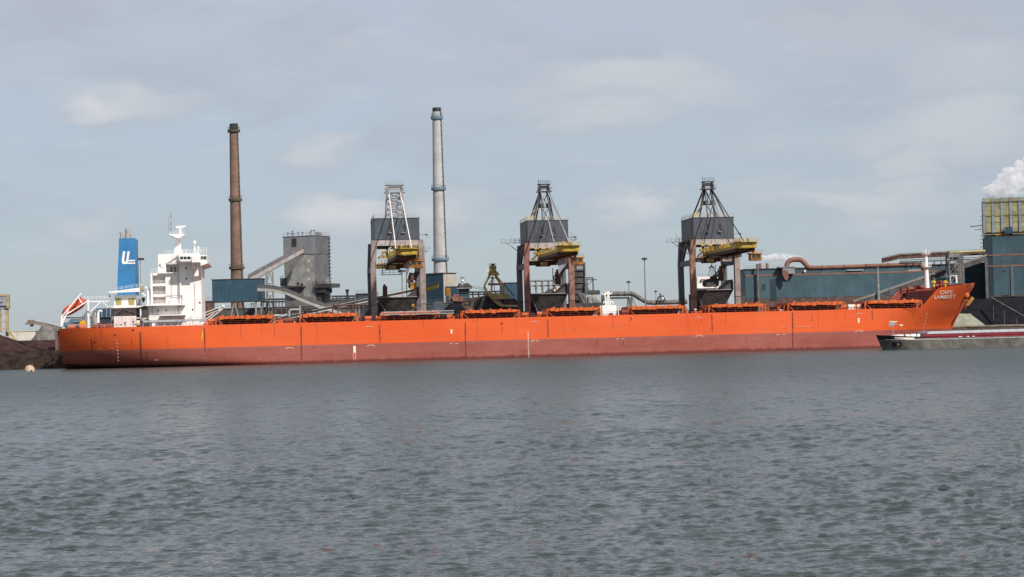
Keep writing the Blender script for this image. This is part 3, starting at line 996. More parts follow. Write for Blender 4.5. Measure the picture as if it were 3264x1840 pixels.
# ------------------------------------------------------------------ hatches
HATCH = [(697, 867), (965, 1133), (1222, 1391), (1482, 1648), (1752, 1905), (2011, 2178), (2268, 2432), (2520, 2684), (2766, 2930)]
def hatch(px0, px1, i):
    D0 = 3.0                                  # near edge of the rolled-out cover
    pa, pb = Q.pt(px0, 1010, D0), Q.pt(px1, 1010, D0)
    # u does not depend much on the row; take it on the deck line
    ymid = 1048 - (px0 + px1 - 380) / 2 * 0.0258
    u0, u1 = Q.pt(px0, ymid - 20, D0).x, Q.pt(px1, ymid - 20, D0).x
    zt, zb = DECK + 2.75, DECK + 1.75
    cover = MB(Q).box(u0, u1, D0, 21.0, zt - .9, zt - .05).build('hatch_cover', mt['orange'], ship)
    n = 10
    for k in range(n):
        a = u0 + (u1 - u0) * (k + .04) / n
        b = u0 + (u1 - u0) * (k + .96) / n
        dz = random.uniform(-.16, .02)
        MB(Q).box(a, b, D0 - .35, D0 - .003, zb + .1 - random.uniform(0, .28), zt + dz).build('cover_stiffener', mt['orange'], cover)
    for k in range(5):
        a = u0 + (u1 - u0) * (k + .5 + random.uniform(-.2, .2)) / 5
        MB(Q).box(a - .35, a + .35, D0 + .2, D0 + .8, zt - .02, zt + random.uniform(.2, .5)).build('cover_lug', mt['orange'], cover)
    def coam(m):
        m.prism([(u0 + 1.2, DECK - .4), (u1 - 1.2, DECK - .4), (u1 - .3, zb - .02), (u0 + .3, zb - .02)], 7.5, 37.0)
    part('hatch_coaming', mt['darkred'], ship, coam)  # coaming colour carries the shade under the overhanging cover
    for s, e in ((-1, u0), (1, u1)):
        def sup(m):
            m.bar((e + s * .9, D0 + .3, DECK - .5), (e + s * .9, D0 + .3, zb + .5), .35)
            m.bar((e + s * .9, D0 + .3, zb + .3), (e - s * 1.6, D0 + .3, DECK - .4), .22)
            m.bar((e + s * .9, D0 + .3, zb + .6), (e - s * .5, D0 + .3, zb + .6), .4)
            m.bar((e + s * .9, 8, DECK - .5), (e + s * .9, 8, zb + .4), .35)
            m.bar((e + s * .9, D0, zb + .45), (e + s * .9, 9, zb + .45), .3)
        part('cover_track', mt['orange'], ship, sup)
for i, (a, b) in enumerate(HATCH):
    hatch(a, b, i)
# railing along the deck edge
part('deck_railing', mt['deckred'], ship, lambda m: m.rail((46, .5, 12.4), (SA - 1, .9, 12.4), 1.75, 2.6, .09, 3))
part('deck_railing', mt['galv'], ship, lambda m: m.rail((3, 5.0, 12.4), (28, 3.2, 12.4), 1.6, 2.2, .08, 3))
# deck gear between the hatches
rnd = random.Random(11)
gaps = [(868, 962), (1134, 1219), (1392, 1480), (1649, 1750), (1985, 2008), (2180, 2266), (2434, 2518), (2686, 2764), (655, 694)]
for (a, b) in gaps:
    ym = 1048 - (a - 190) * 0.0258
    u0, u1 = Q.pt(a + 4, ym, 4).x, Q.pt(b - 4, ym, 4).x
    nn = max(2, int((u1 - u0) / 1.3))
    for k in range(nn):
        u = u0 + (u1 - u0) * (k + rnd.random()) / nn
        v = rnd.uniform(3, 14)
        kind = rnd.choice(('winch', 'vent', 'box', 'pipe', 'box', 'bollard'))
        col = rnd.choice(('orange', 'deckred', 'deckred', 'orange', 'deckred', 'white_dirty', 'darkred'))
        if kind == 'winch':
            def f(m):
                m.tube((u - .9, v, DECK + .9), (u + .9, v, DECK + .9), .75, n=10)
                m.tube((u - 1.1, v, DECK + .9), (u - .95, v, DECK + .9), 1.0, n=10)
                m.tube((u + .95, v, DECK + .9), (u + 1.1, v, DECK + .9), 1.0, n=10)
                m.box(u - 1.2, u + 1.2, v - .7, v + .7, 12.4, DECK + .3)
            part('mooring_winch', mt[col], ship, f)
        elif kind == 'vent':
            h = rnd.uniform(1.0, 2.4)
            part('deck_vent', mt[col], ship, lambda m: m.lathe([(.25, 0), (.25, h - .5), (.55, h - .3), (.55, h), (.2, h + .2)], (u, v, 12.4), 9), smooth=True)
        elif kind == 'box':
            h, w = rnd.uniform(.8, 1.9), rnd.uniform(.6, 1.6)
            def f(m):
                m.box(u - w / 2, u + w / 2, v, v + 1.2, 12.4, 12.4 + h + .4)
                m.box(u - w / 2 - .1, u + w / 2 + .1, v - .1, v + 1.3, 12.4 + h + .403, 12.4 + h + .5)
            part('deck_locker', mt[col], ship, f)
        elif kind == 'pipe':
            def f(m):
                h = rnd.uniform(.9, 1.9)
                m.path([(u - 1.5, v, 12.4 + .3), (u - 1.5, v, 12.4 + h), (u + 1.4, v, 12.4 + h), (u + 1.4, v, 12.4 + .3)], .14, 7)
                m.bar((u, v, 12.4), (u, v, 12.4 + h), .2)
            part('deck_pipe', mt[col], ship, f)
        else:
            def f(m):
                for d in (-.45, .45):
                    m.lathe([(.3, 0), (.26, .9), (.38, 1.0), (.38, 1.15), (.1, 1.2)], (u + d, v - 1.5, 12.4), 9)
                m.box(u - .9, u + .9, v - 2, v - 1, 12.4, 12.65)
            part('bollard', mt[col], ship, f, smooth=False)
# gangway stowed beside the third hatch
def gw(m):
    a, b = Q.pt(1215, 1004, 1.2), Q.pt(1418, 1008, 1.2)
    z = a.z
    for dz in (0, .85):
        m.bar((a.x, 1.2, z + dz), (b.x + 3, 1.2, z + dz), .16, .22)
        m.bar((a.x, 2.0, z + dz), (b.x + 3, 2.0, z + dz), .16, .22)
    n = 34
    for i in range(n):
        x = a.x + (b.x + 3 - a.x) * i / n
        m.bar((x, 1.2, z), (x + .6, 1.2, z + .85), .10)
    m.box(a.x, b.x + 3, 1.2, 2.0, z - .12, z - .02)
part('gangway', mt['galv'], ship, gw)

# white hose-crane house amidships
hh = part('hose_crane', mt['white'], ship, lambda m: (m.pbox(1920, 973, 1965, 1001, 3.0, 7.5), m.pbox(1920, 1003, 1965, 1008, 2.8, 7.6)), Q)
part('hose_crane_side', mt['cream'], hh, lambda m: m.pbox(1913, 975, 1919.7, 1007, 3.4, 7.3), Q)
def posts(m):
    for (x0, y0, x1, y1, w) in ((1931, 973, 1928, 935, .35), (1938, 973, 1937, 928, .4), (1947, 973, 1940, 940, .25), (1926, 935, 1944, 931, .3)):
        m.pbar((x0, y0, 5), (x1, y1, 5), w)
    for (x, y) in ((1926, 934), (1936, 931), (1943, 932)):
        p = Q.pt(x, y, 5)
        pts = [(p.x + .75 * math.cos(a), 5, p.z + .1 + .75 * math.sin(a)) for a in np.linspace(math.pi, 2 * math.pi, 9)]
        m.path(pts, .2, 7)
    for (x, y) in ((1929, 967), (1950, 968)):
        p = Q.pt(x, y, 5)
        m.path([(p.x + .6 * math.cos(a), 5, p.z + .6 * math.sin(a)) for a in np.linspace(0, math.pi, 8)], .18, 7)
part('crane_post', mt['white'], hh, posts, Q, smooth=True)
def davit(m):
    a = Q.pt(1972, 1007, 4)
    m.path([(a.x, 4, 12.4), (a.x - .1, 4, a.z + 1.5), (a.x - .6, 4, a.z + 2.3)], .22, 7)
    b = Q.pt(1973, 982, 4)
    m.prism([(b.x - .6, b.z - .5), (b.x + .6, b.z - .3), (b.x + .55, b.z + .5), (b.x - .5, b.z + .45)], 3.4, 4.6)
dv = part('davit', mt['white'], ship, davit)
part('davit_window', mt['window'], dv, lambda m: m.pbox(1971, 979.5, 1977, 984, 3.38, 3.42), Q)
part('hose_reel', mt['seam'], ship, lambda m: m.pbox(1943, 998, 1953, 1006, 2.0, 2.75), Q)

# ------------------------------------------------------------------ accommodation block
acc = thing_acc = MB(Q)
F0, F1 = 8.0, 37.0
acc.pbox(484, 1023, 652, 1046, 6.5, 38)                 # upper deck house
acc.pbox(474.5, 974, 594, 1024, 6.0, 39)                # A deck
acc.pbox(530.6, 871, 576, 972, F0, F1)                  # plain wall
acc.pbox(480, 874, 530, 972, F0 + 3.0, F1)              # behind the balconies
acc.pbox(480, 871, 486.5, 972, F0, F0 + 2.99)           # balcony frame: post, post, bands
acc.pbox(527.5, 871, 530.4, 972, F0, F0 + 2.99)
for (y0, y1) in ((870, 878.5), (904, 912.5), (938.5, 946), (968.5, 973)):
    acc.pbox(486.6, y0, 527.4, y1, F0 + .02, F0 + 2.97)
acc.pbox(573, 836, 642, 1018, 7.4, 37.6)                # tower
acc.pbox(504, 838, 529, 871, F0 + .3, F1 - .3)          # stair house
acc.pbox(529, 841, 572.6, 871, F0 + 5.5, F1 - 5)        # recess
acc.pbox(503.6, 809.5, 572, 838, F0 + 1.0, F1 - 1)      # navigation deck
accm = acc.build('superstructure', mt['white'], ship)
def slab(x0, y0, x1, y1, d0, d1, name='deck_slab', mat='white'):
    return part(name, mt[mat], accm, lambda m: m.pbox(x0, y0, x1, y1, d0, d1), Q)
slab(463, 971, 590, 974.2, 3.2, 42)
slab(509, 1003, 592, 1006, 3.4, 5.9)
slab(531, 839.5, 572, 842, F0 + .2, 36)
slab(503, 868.8, 573, 871.3, 6.8, 38)
# balcony rails
for y in (904, 938.5, 968.5):
    def br(m):
        a, b = Q.pt(487, y, 8.3), Q.pt(527, y, 8.3)
        m.rail((a.x, 8.3, a.z - .2), (b.x, 8.3, b.z - .2), 1.15, 1.0, .09, 3)
    part('balcony_rail', mt['white_dirty'], accm, br)
    def bl(m):
        a = Q.pt(500, y - 24, 8.9)
        m.box(a.x, a.x + 2.2, 9, 9.6, a.z - .5, a.z)
    part('life_raft', mt['white'], accm, bl)
# portholes and windows
for (x, y) in ((593, 855), (594, 888.5), (614, 987.5), (637, 965), (540.5, 962.5)):
    part('window', mt['window'], accm, lambda m: m.pbox(x - 2.4, y - 2.8, x + 2.4, y + 2.8, 7.33, 7.39), Q)
for (x, y) in ((504, 990), (529.5, 989.5)):
    part('window', mt['window'], accm, lambda m: m.pbox(x - 2.3, y - 2.7, x + 2.3, y + 2.7, 5.93, 5.99), Q)
for (x, y) in ((500, 1035), (523, 1036), (548, 1035), (566, 1035), (585, 1035), (606, 1034), (627, 1034)):
    part('door', mt['white_dirty'], accm, lambda m: m.pbox(x - 4, y - 6, x + 4, y + 8, 6.40, 6.48), Q)
# small fittings of the house sides
for (x0, y0, x1, y1, d, mat_) in ((512, 1008, 590, 1018, 5.9, 'white_dirty'), (547, 874, 549, 968, 7.9, 'white_dirty'), (484, 976, 486, 1002, 5.85, 'galv'), (553, 985, 560, 1001, 5.9, 'white_dirty'), (536, 893, 541, 901, 7.9, 'white_dirty'),
                              (541, 944, 548, 950, 7.9, 'white_dirty'), (598, 960, 600, 1015, 7.3, 'white_dirty'), (575, 1000, 582, 1016, 7.3, 'white_dirty'), (604, 1006, 612, 1018, 7.3, 'white_dirty'), (620, 900, 622, 1000, 7.32, 'white_dirty'),
                              (512, 848, 520, 853, 8.2, 'white_dirty'), (545, 852, 549, 866, 13.4, 'window'), (556, 852, 560, 866, 13.4, 'window'), (508, 843, 512, 848, 8.2, 'window')):
    part('house_fitting', mt[mat_], accm, lambda m: m.pbox(x0, y0, x1, y1, d - .08, d + .3), Q)
for (xa, ya, xb, yb, dd) in ((480, 1003, 594, 1001, 5.2), (534, 968, 592, 966.5, 5.2), (463, 970.5, 590, 967.3, 3.4), (505, 838, 530, 837.4, 8.0), (576, 1018, 642, 1016, 6.9)):
    part('house_rail', mt['white'], accm, lambda m: m.rail(tuple(Q.pt(xa, ya, dd)), tuple(Q.pt(xb, yb, dd)), 1.1, 1.3, .06, 3))
part('house_ladder', mt['galv'], accm, lambda m: [m.pbox(566, y, 570, y + .9, 7.7, 7.9) for y in range(876, 966, 4)], Q)
part('roof_brace', mt['white'], accm, lambda m: m.pbar((531, 837, 8.2), (570, 812, 8.2), .35), Q)
# bridge with its wing
br_ = part('bridge', mt['white'], ship, lambda m: (m.pbox(571, 808.5, 637.5, 836, 6.5, 38.5), m.pbox(637.7, 814, 659, 838, 11, 34)), Q)
def wing(m):
    a, b = Q.pt(574, 817, 1.0), Q.pt(637, 817, 1.0)
    zt, zb = Q.pt(605, 817, 1.0).z, Q.pt(605, 838, 1.0).z
    poly = [(0.9, zb + .5), (0.9, zt), (6.48, zt), (6.48, zb + .1)]
    if far:
        poly = [(45 - y, z) for (y, z) in reversed(poly)]
    m.prism(poly, a.x, b.x, 'x')
for far in (0, 1):
    part('bridge_wing', mt['white'], br_, wing, Q)
part('wing_cab', mt['white'], br_, lambda m: m.pbox(611, 818, 638, 836.5, .55, .88), Q)
for x0, x1 in ((574, 583.5), (585.5, 595), (597, 607.5)):
    part('wing_window', mt['window'], br_, lambda m: m.pbox(x0, 817.8, x1, 826.5, .82, .88), Q)
for x0, x1 in ((640.5, 647), (648.5, 658)):
    part('bridge_window', mt['window'], br_, lambda m: m.pbox(x0, 817, x1, 827.5, 10.9, 10.97), Q)
part('bridge_front_deck', mt['white'], br_, lambda m: m.ppoly([(638, 838.5), (663, 837.5), (661, 840.5), (638, 848)], 6.0, 39), Q)
def bwing_leg(m):
    # slanted frame that carries the wing: open in the middle
    def slant(x0, x1, k0, k1):
        za, zb = Q.pt(625, 837.5, 1.6).z, Q.pt(625, 893, 7.4).z
        ya, yb = 1.4, 7.38
        u0, u1 = Q.pt(x0, 860, 4).x, Q.pt(x1, 860, 4).x
        p = lambda k: (ya + (yb - ya) * k, za + (zb - za) * k)
        (ya_, za_), (yb_, zb_) = p(k0), p(k1)
        m.prism([(ya_, za_), (yb_, zb_), (yb_, zb_ + .5), (ya_ + .25, za_ + .3)], u0, u1, 'x')
    slant(609, 618.5, 0, 1)
    slant(632.5, 640, 0, 1)
    slant(618.6, 632.4, 0, .18)
    slant(618.6, 632.4, .80, 1)
part('wing_bracket', mt['white_dirty'], br_, bwing_leg, Q)
# rails and gear on top of the bridge
def toprail(m):
    z = Q.pt(600, 808.5, 7).z + .02
    a, b, c = Q.pt(524, 808.5, 7).x, Q.pt(637, 808.5, 7).x, Q.pt(659, 808.5, 11).x
    m.rail((b - 8, 6.8, z), (b + .5, 6.8, z), 1.3, 1.2, .07, 3)
    m.rail((c - 2.2, 11.3, z - .7), (c, 11.3, z - .7), 2.6, 1.1, .07, 4)
    m.rail((a, 9.2, z), (a + 7, 9.2, z), 1.3, 1.4, .07, 3)
    z2 = Q.pt(492, 871, 8).z
    m.rail((Q.pt(480, 871, 8).x, 8.2, z2 + .1), (Q.pt(503, 871, 8).x, 8.2, z2 + .1), 1.3, 1.2, .07, 3)
part('roof_railing', mt['white'], br_, toprail)
mast = part('mast', mt['white'], ship, lambda m: (m.ppoly([(555.5, 809), (577, 809), (574.5, 757), (561, 757)], 19.5, 24), m.ppoly([(539, 746), (587.5, 746), (587.5, 748), (573, 758), (562, 758), (539, 748.5)], 16.5, 27)), Q)
def poles(m):
    m.pbar((538.5, 747, 18), (537.5, 688, 18), .22)
    m.pbar((545.5, 747, 21), (544, 671, 21), .28)
    for y in (690, 711, 731):
        m.pbox(543, y - 2.5, 547.5, y + 2.5, 20.7, 21.3)
    m.pbar((552, 745, 17), (552, 735, 17), .12)
    m.pbar((587, 746, 20), (594, 736, 20), .15)
part('signal_mast', mt['framelite'], mast, poles, Q)
part('mast_rail', mt['white'], mast, lambda m: m.rail(tuple(Q.pt(541, 746, 16.8)), tuple(Q.pt(587, 746, 16.8)), 1.0, 1.1, .07, 2))
def radar(m):
    m.pbox(572, 726, 578, 746, 21, 22.4)
    p = Q.pt(575.5, 721.5, 21.5)
    m.bar((p.x - 1.6, 21.5, p.z - .15), (p.x + 1.7, 21.7, p.z + .05), .35, .38)
    q = Q.pt(574, 727, 21.5)
    m.bar((q.x - 1.2, 20.5, q.z), (q.x + 1.2, 21.5, q.z), .2, .2)
part('radar', mt['white'], mast, radar, Q)
for (x, y, r, yb) in ((620, 773.5, .62, 807), (631.5, 790.5, .42, 808)):
    def dome(m):
        p = Q.pt(x, y, 13)
        b = Q.pt(x, yb, 13)
        m.tube((p.x, 13, b.z), (p.x, 13, p.z), .17, n=8)
        m.lathe([(r * .7, -r * .9), (r * .95, -r * .4), (r, 0), (r * .8, r * .6), (r * .4, r * .93), (.02, r)], (p.x, 13, p.z), 12)
    part('satellite_dome', mt['white'], br_, dome, smooth=True)
part('dome_stay', mt['white'], br_, lambda m: (m.pbar((628, 806, 13), (622, 790, 13), .12), m.pbar((614, 806, 14), (619, 788, 14), .12)), Q)
# pipes on the house sides, ladder, boom stowed forward
part('house_pipe', mt['plantbrown'], accm, lambda m: (m.pbar((532, 941, 7.6), (580, 941.5, 7.0), .15), m.pbar((580, 941.5, 7.0), (580.5, 968, 7.0), .15), m.pbar((569, 976, 5.7), (569, 1002, 5.7), .15), m.pbar((569, 978, 5.7), (580, 976.5, 5.7), .15)), Q)
def fboom(m):
    for (x0, y0, x1, y1, w) in ((645, 1000, 712, 975, .22), (648, 1008, 700, 988, .2), (655, 1019, 714, 976, .28), (666, 1020, 709, 985, .32)):
        m.pbar((x0, y0, 5), (x1, y1, 3), w)
    m.pbox(707, 972, 716, 978, 2.6, 3.4)
part('gangway_davit', mt['white'], ship, fboom, Q)
def sidewalk(m):
    a, b = Q.pt(456, 1027, 2.0), Q.pt(660, 1022, 2.0)
    m.box(a.x, b.x, 2, 3.2, a.z - .15, a.z + .55)
    n = 9
    for i in range(n + 1):
        x = a.x + (b.x - a.x) * i / n
        m.bar((x, 2.4, 12.4), (x, 2.4, a.z - .16), .2)
part('side_gangway', mt['galv'], ship, sidewalk)

# ------------------------------------------------------------------ engine casing, funnel, aft deck
cas = part('engine_casing', mt['white'], ship, lambda m: m.pbox(364, 941, 433, 977, 12, 33), Q)
for (x0, x1) in ((368.5, 387), (409.5, 429)):
    lo = part('louvre', mt['louvre'], cas, lambda m: m.pbox(x0, 951, x1, 973, 11.9, 11.97), Q)
    def sl(m):
        a, b = Q.pt(x0, 951, 11.8), Q.pt(x1, 973, 11.8)
        for k in range(7):
            z = b.z + (a.z - b.z) * (k + .5) / 7
            m.box(a.x, b.x, 11.8, 11.89, z - .05, z + .05)
    part('louvre_blade', mt['louvre'], lo, sl)
part('casing_deck', mt['white'], cas, lambda m: m.ppoly([(344, 976.5), (461, 974.5), (441, 980.5), (366, 982.5)], 8, 37), Q)
part('casing_wall', mt['white_dirty'], cas, lambda m: m.pbox(366, 982, 433, 1009, 14, 33), Q)
ah = part('aft_house', mt['white_dirty'], ship, lambda m: m.pbox(363, 1008, 434, 1051, 9, 36), Q)
def dirt(m):
    r = random.Random(5)
    for k in range(16):
        x, y = r.uniform(368, 428), r.uniform(1022, 1044)
        w, h = r.uniform(1.5, 4), r.uniform(1.5, 3.5)
        m.pbox(x, y, x + w, y + h, 8.85, 8.97)
for k in range(14):
    r = random.Random(50 + k)
    x, y = r.uniform(368, 428), r.uniform(1020, 1043)
    part('fitting', mt[r.choice(('plantbrown', 'galv', 'seam', 'white'))], ah, lambda m: m.pbox(x, y, x + r.uniform(1.5, 4), y + r.uniform(1.5, 4.5), 8.7, 8.97), Q)
part('stair', mt['frame'], cas, lambda m: (m.pbar((369, 1006, 12.5), (392, 990, 12.5), .3), m.pbar((392, 990, 12.5), (429, 1002, 12.5), .25), m.pbar((378, 1007, 12), (395, 995, 12), .2), m.pbar((395, 996, 12.2), (427, 997, 12.2), .14), m.pbar((380, 1000, 12.2), (429, 1006, 12.2), .14)), Q)
part('mid_deck_rail', mt['white'], ship, lambda m: (m.pbar((434, 1014, 7), (488, 1014, 7), .25), m.pbar((448, 982, 9), (449, 1022, 9), .4), m.pbar((452, 1021, 7), (466, 1015, 7), .2)), Q)
part('rope_drum', mt['cream'], ship, lambda m: m.tube(tuple(Q.pt(436, 1031, 6)), tuple(Q.pt(446, 1031, 6)), .95, n=12), Q)
def fun(m):
    a, b = Q.pt(372.5, 943, 15), Q.pt(433, 943, 15)
    c, d = Q.pt(379.5, 760, 15), Q.pt(430, 760, 15)
    z0, z1 = a.z, c.z
    vs_ = [(a.x, 15, z0), (b.x, 15, z0), (b.x, 30, z0), (a.x, 30, z0), (c.x, 15, z1), (d.x, 15, z1), (d.x, 28.5, z1), (c.x, 28.5, z1)]
    m.add(vs_, [(3, 2, 1, 0), (4, 5, 6, 7), (0, 1, 5, 4), (1, 2, 6, 5), (2, 3, 7, 6), (3, 0, 4, 7)])
fun_ = part('funnel', mt['blue'], ship, fun)
def ulogo(m):
    U = [(391.5, 801.5), (399.5, 801.5), (395.5, 829), (396.5, 834.5), (400.5, 834.5), (403, 829), (406, 801.5), (413.5, 801.5), (408.5, 832), (405, 840), (397, 843), (390, 840.5), (387.8, 833)]
    m.ppoly(U, 14.9, 14.97)
    m.ppoly([(408, 829.2), (430.5, 828.6), (430.8, 833), (407, 833.8)], 14.9, 14.97)
    m.ppoly([(406, 837.4), (431, 836.6), (431.2, 841.2), (403.5, 842)], 14.9, 14.97)
part('funnel_emblem', mt['white'], fun_, ulogo, Q)
def exh(m):
    for x, y0, y1, r, dd in ((387, 762, 744, .42, 17), (407.5, 762, 735, .85, 20), (398, 762, 752, .3, 24), (417, 762, 748, .35, 23)):
        a, b = Q.pt(x, y0, dd), Q.pt(x, y1, dd)
        m.tube((a.x, dd, a.z - .5), (a.x, dd, b.z), r, n=12)
        m.lathe([(r, 0), (r * .9, r * .6), (r * .45, r * 1.2), (.02, r * 1.3)], (a.x, dd, b.z), 12)
        if r < .45:
            m.bar((a.x, dd, b.z + .2), (a.x - .9, dd, b.z + .1), .4)
part('exhaust_pipe', mt['girder'], fun_, exh, smooth=False)
part('funnel_rail', mt['galv'], fun_, lambda m: m.pbar((371, 862.5, 15), (376, 862.5, 15), .2), Q)
def jib(m):
    m.ppoly([(345, 930.5), (445, 917), (458, 915), (462, 921), (455, 929.5), (432, 930.5), (347, 934.5)], 9.5, 11)
    m.pbar((452, 933, 10), (471, 949, 10), .4)
    m.pbox(469, 925, 480, 972, 9, 11)
    m.pbar((462, 914, 10), (484, 927, 10), .5)
jb = part('provision_crane', mt['white'], ship, jib, Q)
part('jib_winch', mt['louvre'], jb, lambda m: m.pbox(449, 912, 460, 924, 8.8, 9.4), Q)
part('jib_walkway', mt['white'], jb, lambda m: m.rail(tuple(Q.pt(372, 926, 11.2)), tuple(Q.pt(452, 914, 11.2)), 1.0, 1.6, .07, 2))
part('jib_hook', mt['frame'], jb, lambda m: (m.pbar((348.5, 934, 10), (349, 943, 10), .12), m.pbox(346.5, 942, 351.5, 947, 9.7, 10.3)), Q)
part('vent_cowl', mt['darkred'], ship, lambda m: (m.pbox(452, 949, 461, 956, 11, 13), m.ppoly([(452.5, 956), (460.5, 956), (458.5, 964), (455, 964)], 11, 13)), Q)
# free-fall launching frame: two inclined rails with posts and struts
for d in (17.5, 26.5):
    def lf(m):
        for (x0, y0, x1, y1, w) in ((197, 1010, 259, 935, .38), (211, 1003, 279, 960, .36), (277, 961.5, 348, 960.5, .45), (281.5, 955, 283, 1046, .55), (286, 995, 322, 962, .38), (325, 961, 360, 992, .3),
                                    (197.5, 1006, 196, 1040, .55), (196.5, 1040, 211, 1003, .4), (214, 1000, 224, 972, .25), (249, 947, 262, 967, .35), (198, 1022, 213, 1002, .3)):
            m.pbar((x0, y0, d), (x1, y1, d), w)
    part('launch_frame', mt['white'], ship, lf, Q)
part('launch_cross_bar', mt['white'], ship, lambda m: [m.bar(tuple(Q.pt(x, y, 17.5)), tuple(Q.pt(x, y, 26.5)), .4) for x, y in ((258, 937), (197, 1010), (282, 957), (211, 1003), (346, 960.5))], Q)
part('launch_walkway', mt['white'], ship, lambda m: m.rail(tuple(Q.pt(268, 953, 18)), tuple(Q.pt(346, 953, 18)), .9, 1.2, .07, 3))
# stern mooring deck gear
for k, (x, y, kind, mat_) in enumerate(((228, 1043, 'w', 'orange'), (246, 1044, 'b', 'darkred'), (264, 1040, 'w', 'orange'), (263, 1029, 'b', 'amber'), (303, 1043, 'w', 'deckred'), (316, 1036, 'b', 'deckred'),
                                       (331, 1041, 'w', 'deckred'), (345, 1043, 'b', 'orange'), (356, 1038, 'w', 'deckred'), (272, 1022, 'p', 'steel'), (297, 1020, 'p', 'steel'), (357, 1018, 'p', 'steel'), (212, 1036, 'b', 'collar'), (312, 1020, 'p', 'white'),
                                       (660, 1030, 'w', 'orange'), (676, 1024, 'w', 'orange'), (690, 1030, 'b', 'deckred'))):
    def f(m):
        p = Q.pt(x, y, 10)
        if kind == 'w':
            m.tube((p.x - 1, 10, p.z), (p.x + 1, 10, p.z), .8, n=10)
            m.tube((p.x - 1.2, 10, p.z), (p.x - 1.05, 10, p.z), 1.05, n=10)
            m.box(p.x - 1.3, p.x + 1.3, 9.3, 10.7, 12.4, p.z - .4)
        elif kind == 'b':
            m.box(p.x - .8, p.x + .8, 9.5, 10.5, p.z - .6, p.z + .5)
            m.box(p.x - .5, p.x + .5, 9.6, 10.4, 12.4, p.z - .603)
            m.box(p.x - .3, p.x + .9, 9.3, 9.49, p.z - .4, p.z + .7)
        else:
            m.tube((p.x, 11, 12.4), (p.x, 11, p.z + 2.2), .45, n=8)
            m.path([(p.x, 11, p.z + 2), (p.x + .5, 11, p.z + 3), (p.x + 1.3, 11, p.z + 2.6)], .35, 8)
    part('mooring_gear', mt[mat_], ship, f)
def lifeboat():
    a, b = Q.pt(199, 1003, 22), Q.pt(274, 957, 22)
    t = thing('free_fall_lifeboat', 'orange enclosed lifeboat tilted on white rails above the stern', 'lifeboat', Q, tuple(a))
    d = (b - a)
    L = d.length
    d.normalize()
    nrm = Vector((-d.z, 0, d.x))
    def prof(m, scale_w, lo, hi, nseg=14, n=16):
        rings = []
        for i in range(nseg + 1):
            k = i / nseg
            w = 1.7 * max(.04, 1 - abs(2 * k - 1) ** 3.2) ** .55
            c = a + d * (L * k) + nrm * .1
            rings.append([c + Vector((0, 1, 0)) * (w * scale_w * math.cos(2 * math.pi * j / n)) + nrm * (w * (hi if math.sin(2 * math.pi * j / n) > 0 else lo) * math.sin(2 * math.pi * j / n)) for j in range(n)])
        k0 = len(m.v)
        m.v += [tuple(p) for r in rings for p in r]
        for i in range(nseg):
            m.f += [(k0 + i * n + j, k0 + i * n + (j + 1) % n, k0 + (i + 1) * n + (j + 1) % n, k0 + (i + 1) * n + j) for j in range(n)]
        m.f += [tuple(k0 + j for j in reversed(range(n))), tuple(k0 + nseg * n + j for j in range(n))]
    part('boat_hull', mt['boatred'], t, lambda m: prof(m, 1.0, 1.0, .9), smooth=True)
    def cabin(m):
        c = a + d * (L * .80) + nrm * 1.2
        m.bar(c - d * .9, c + d * .9, 1.6, 1.1)
    part('conning_cabin', mt['boatred'], t, cabin)
    part('fender_rail', mt['mark_red'], t, lambda m: m.bar(a + d * .8 + Vector((0, -1.42, 0)), a + d * (L - .8) + Vector((0, -1.42, 0)), .22, .3))
lifeboat()

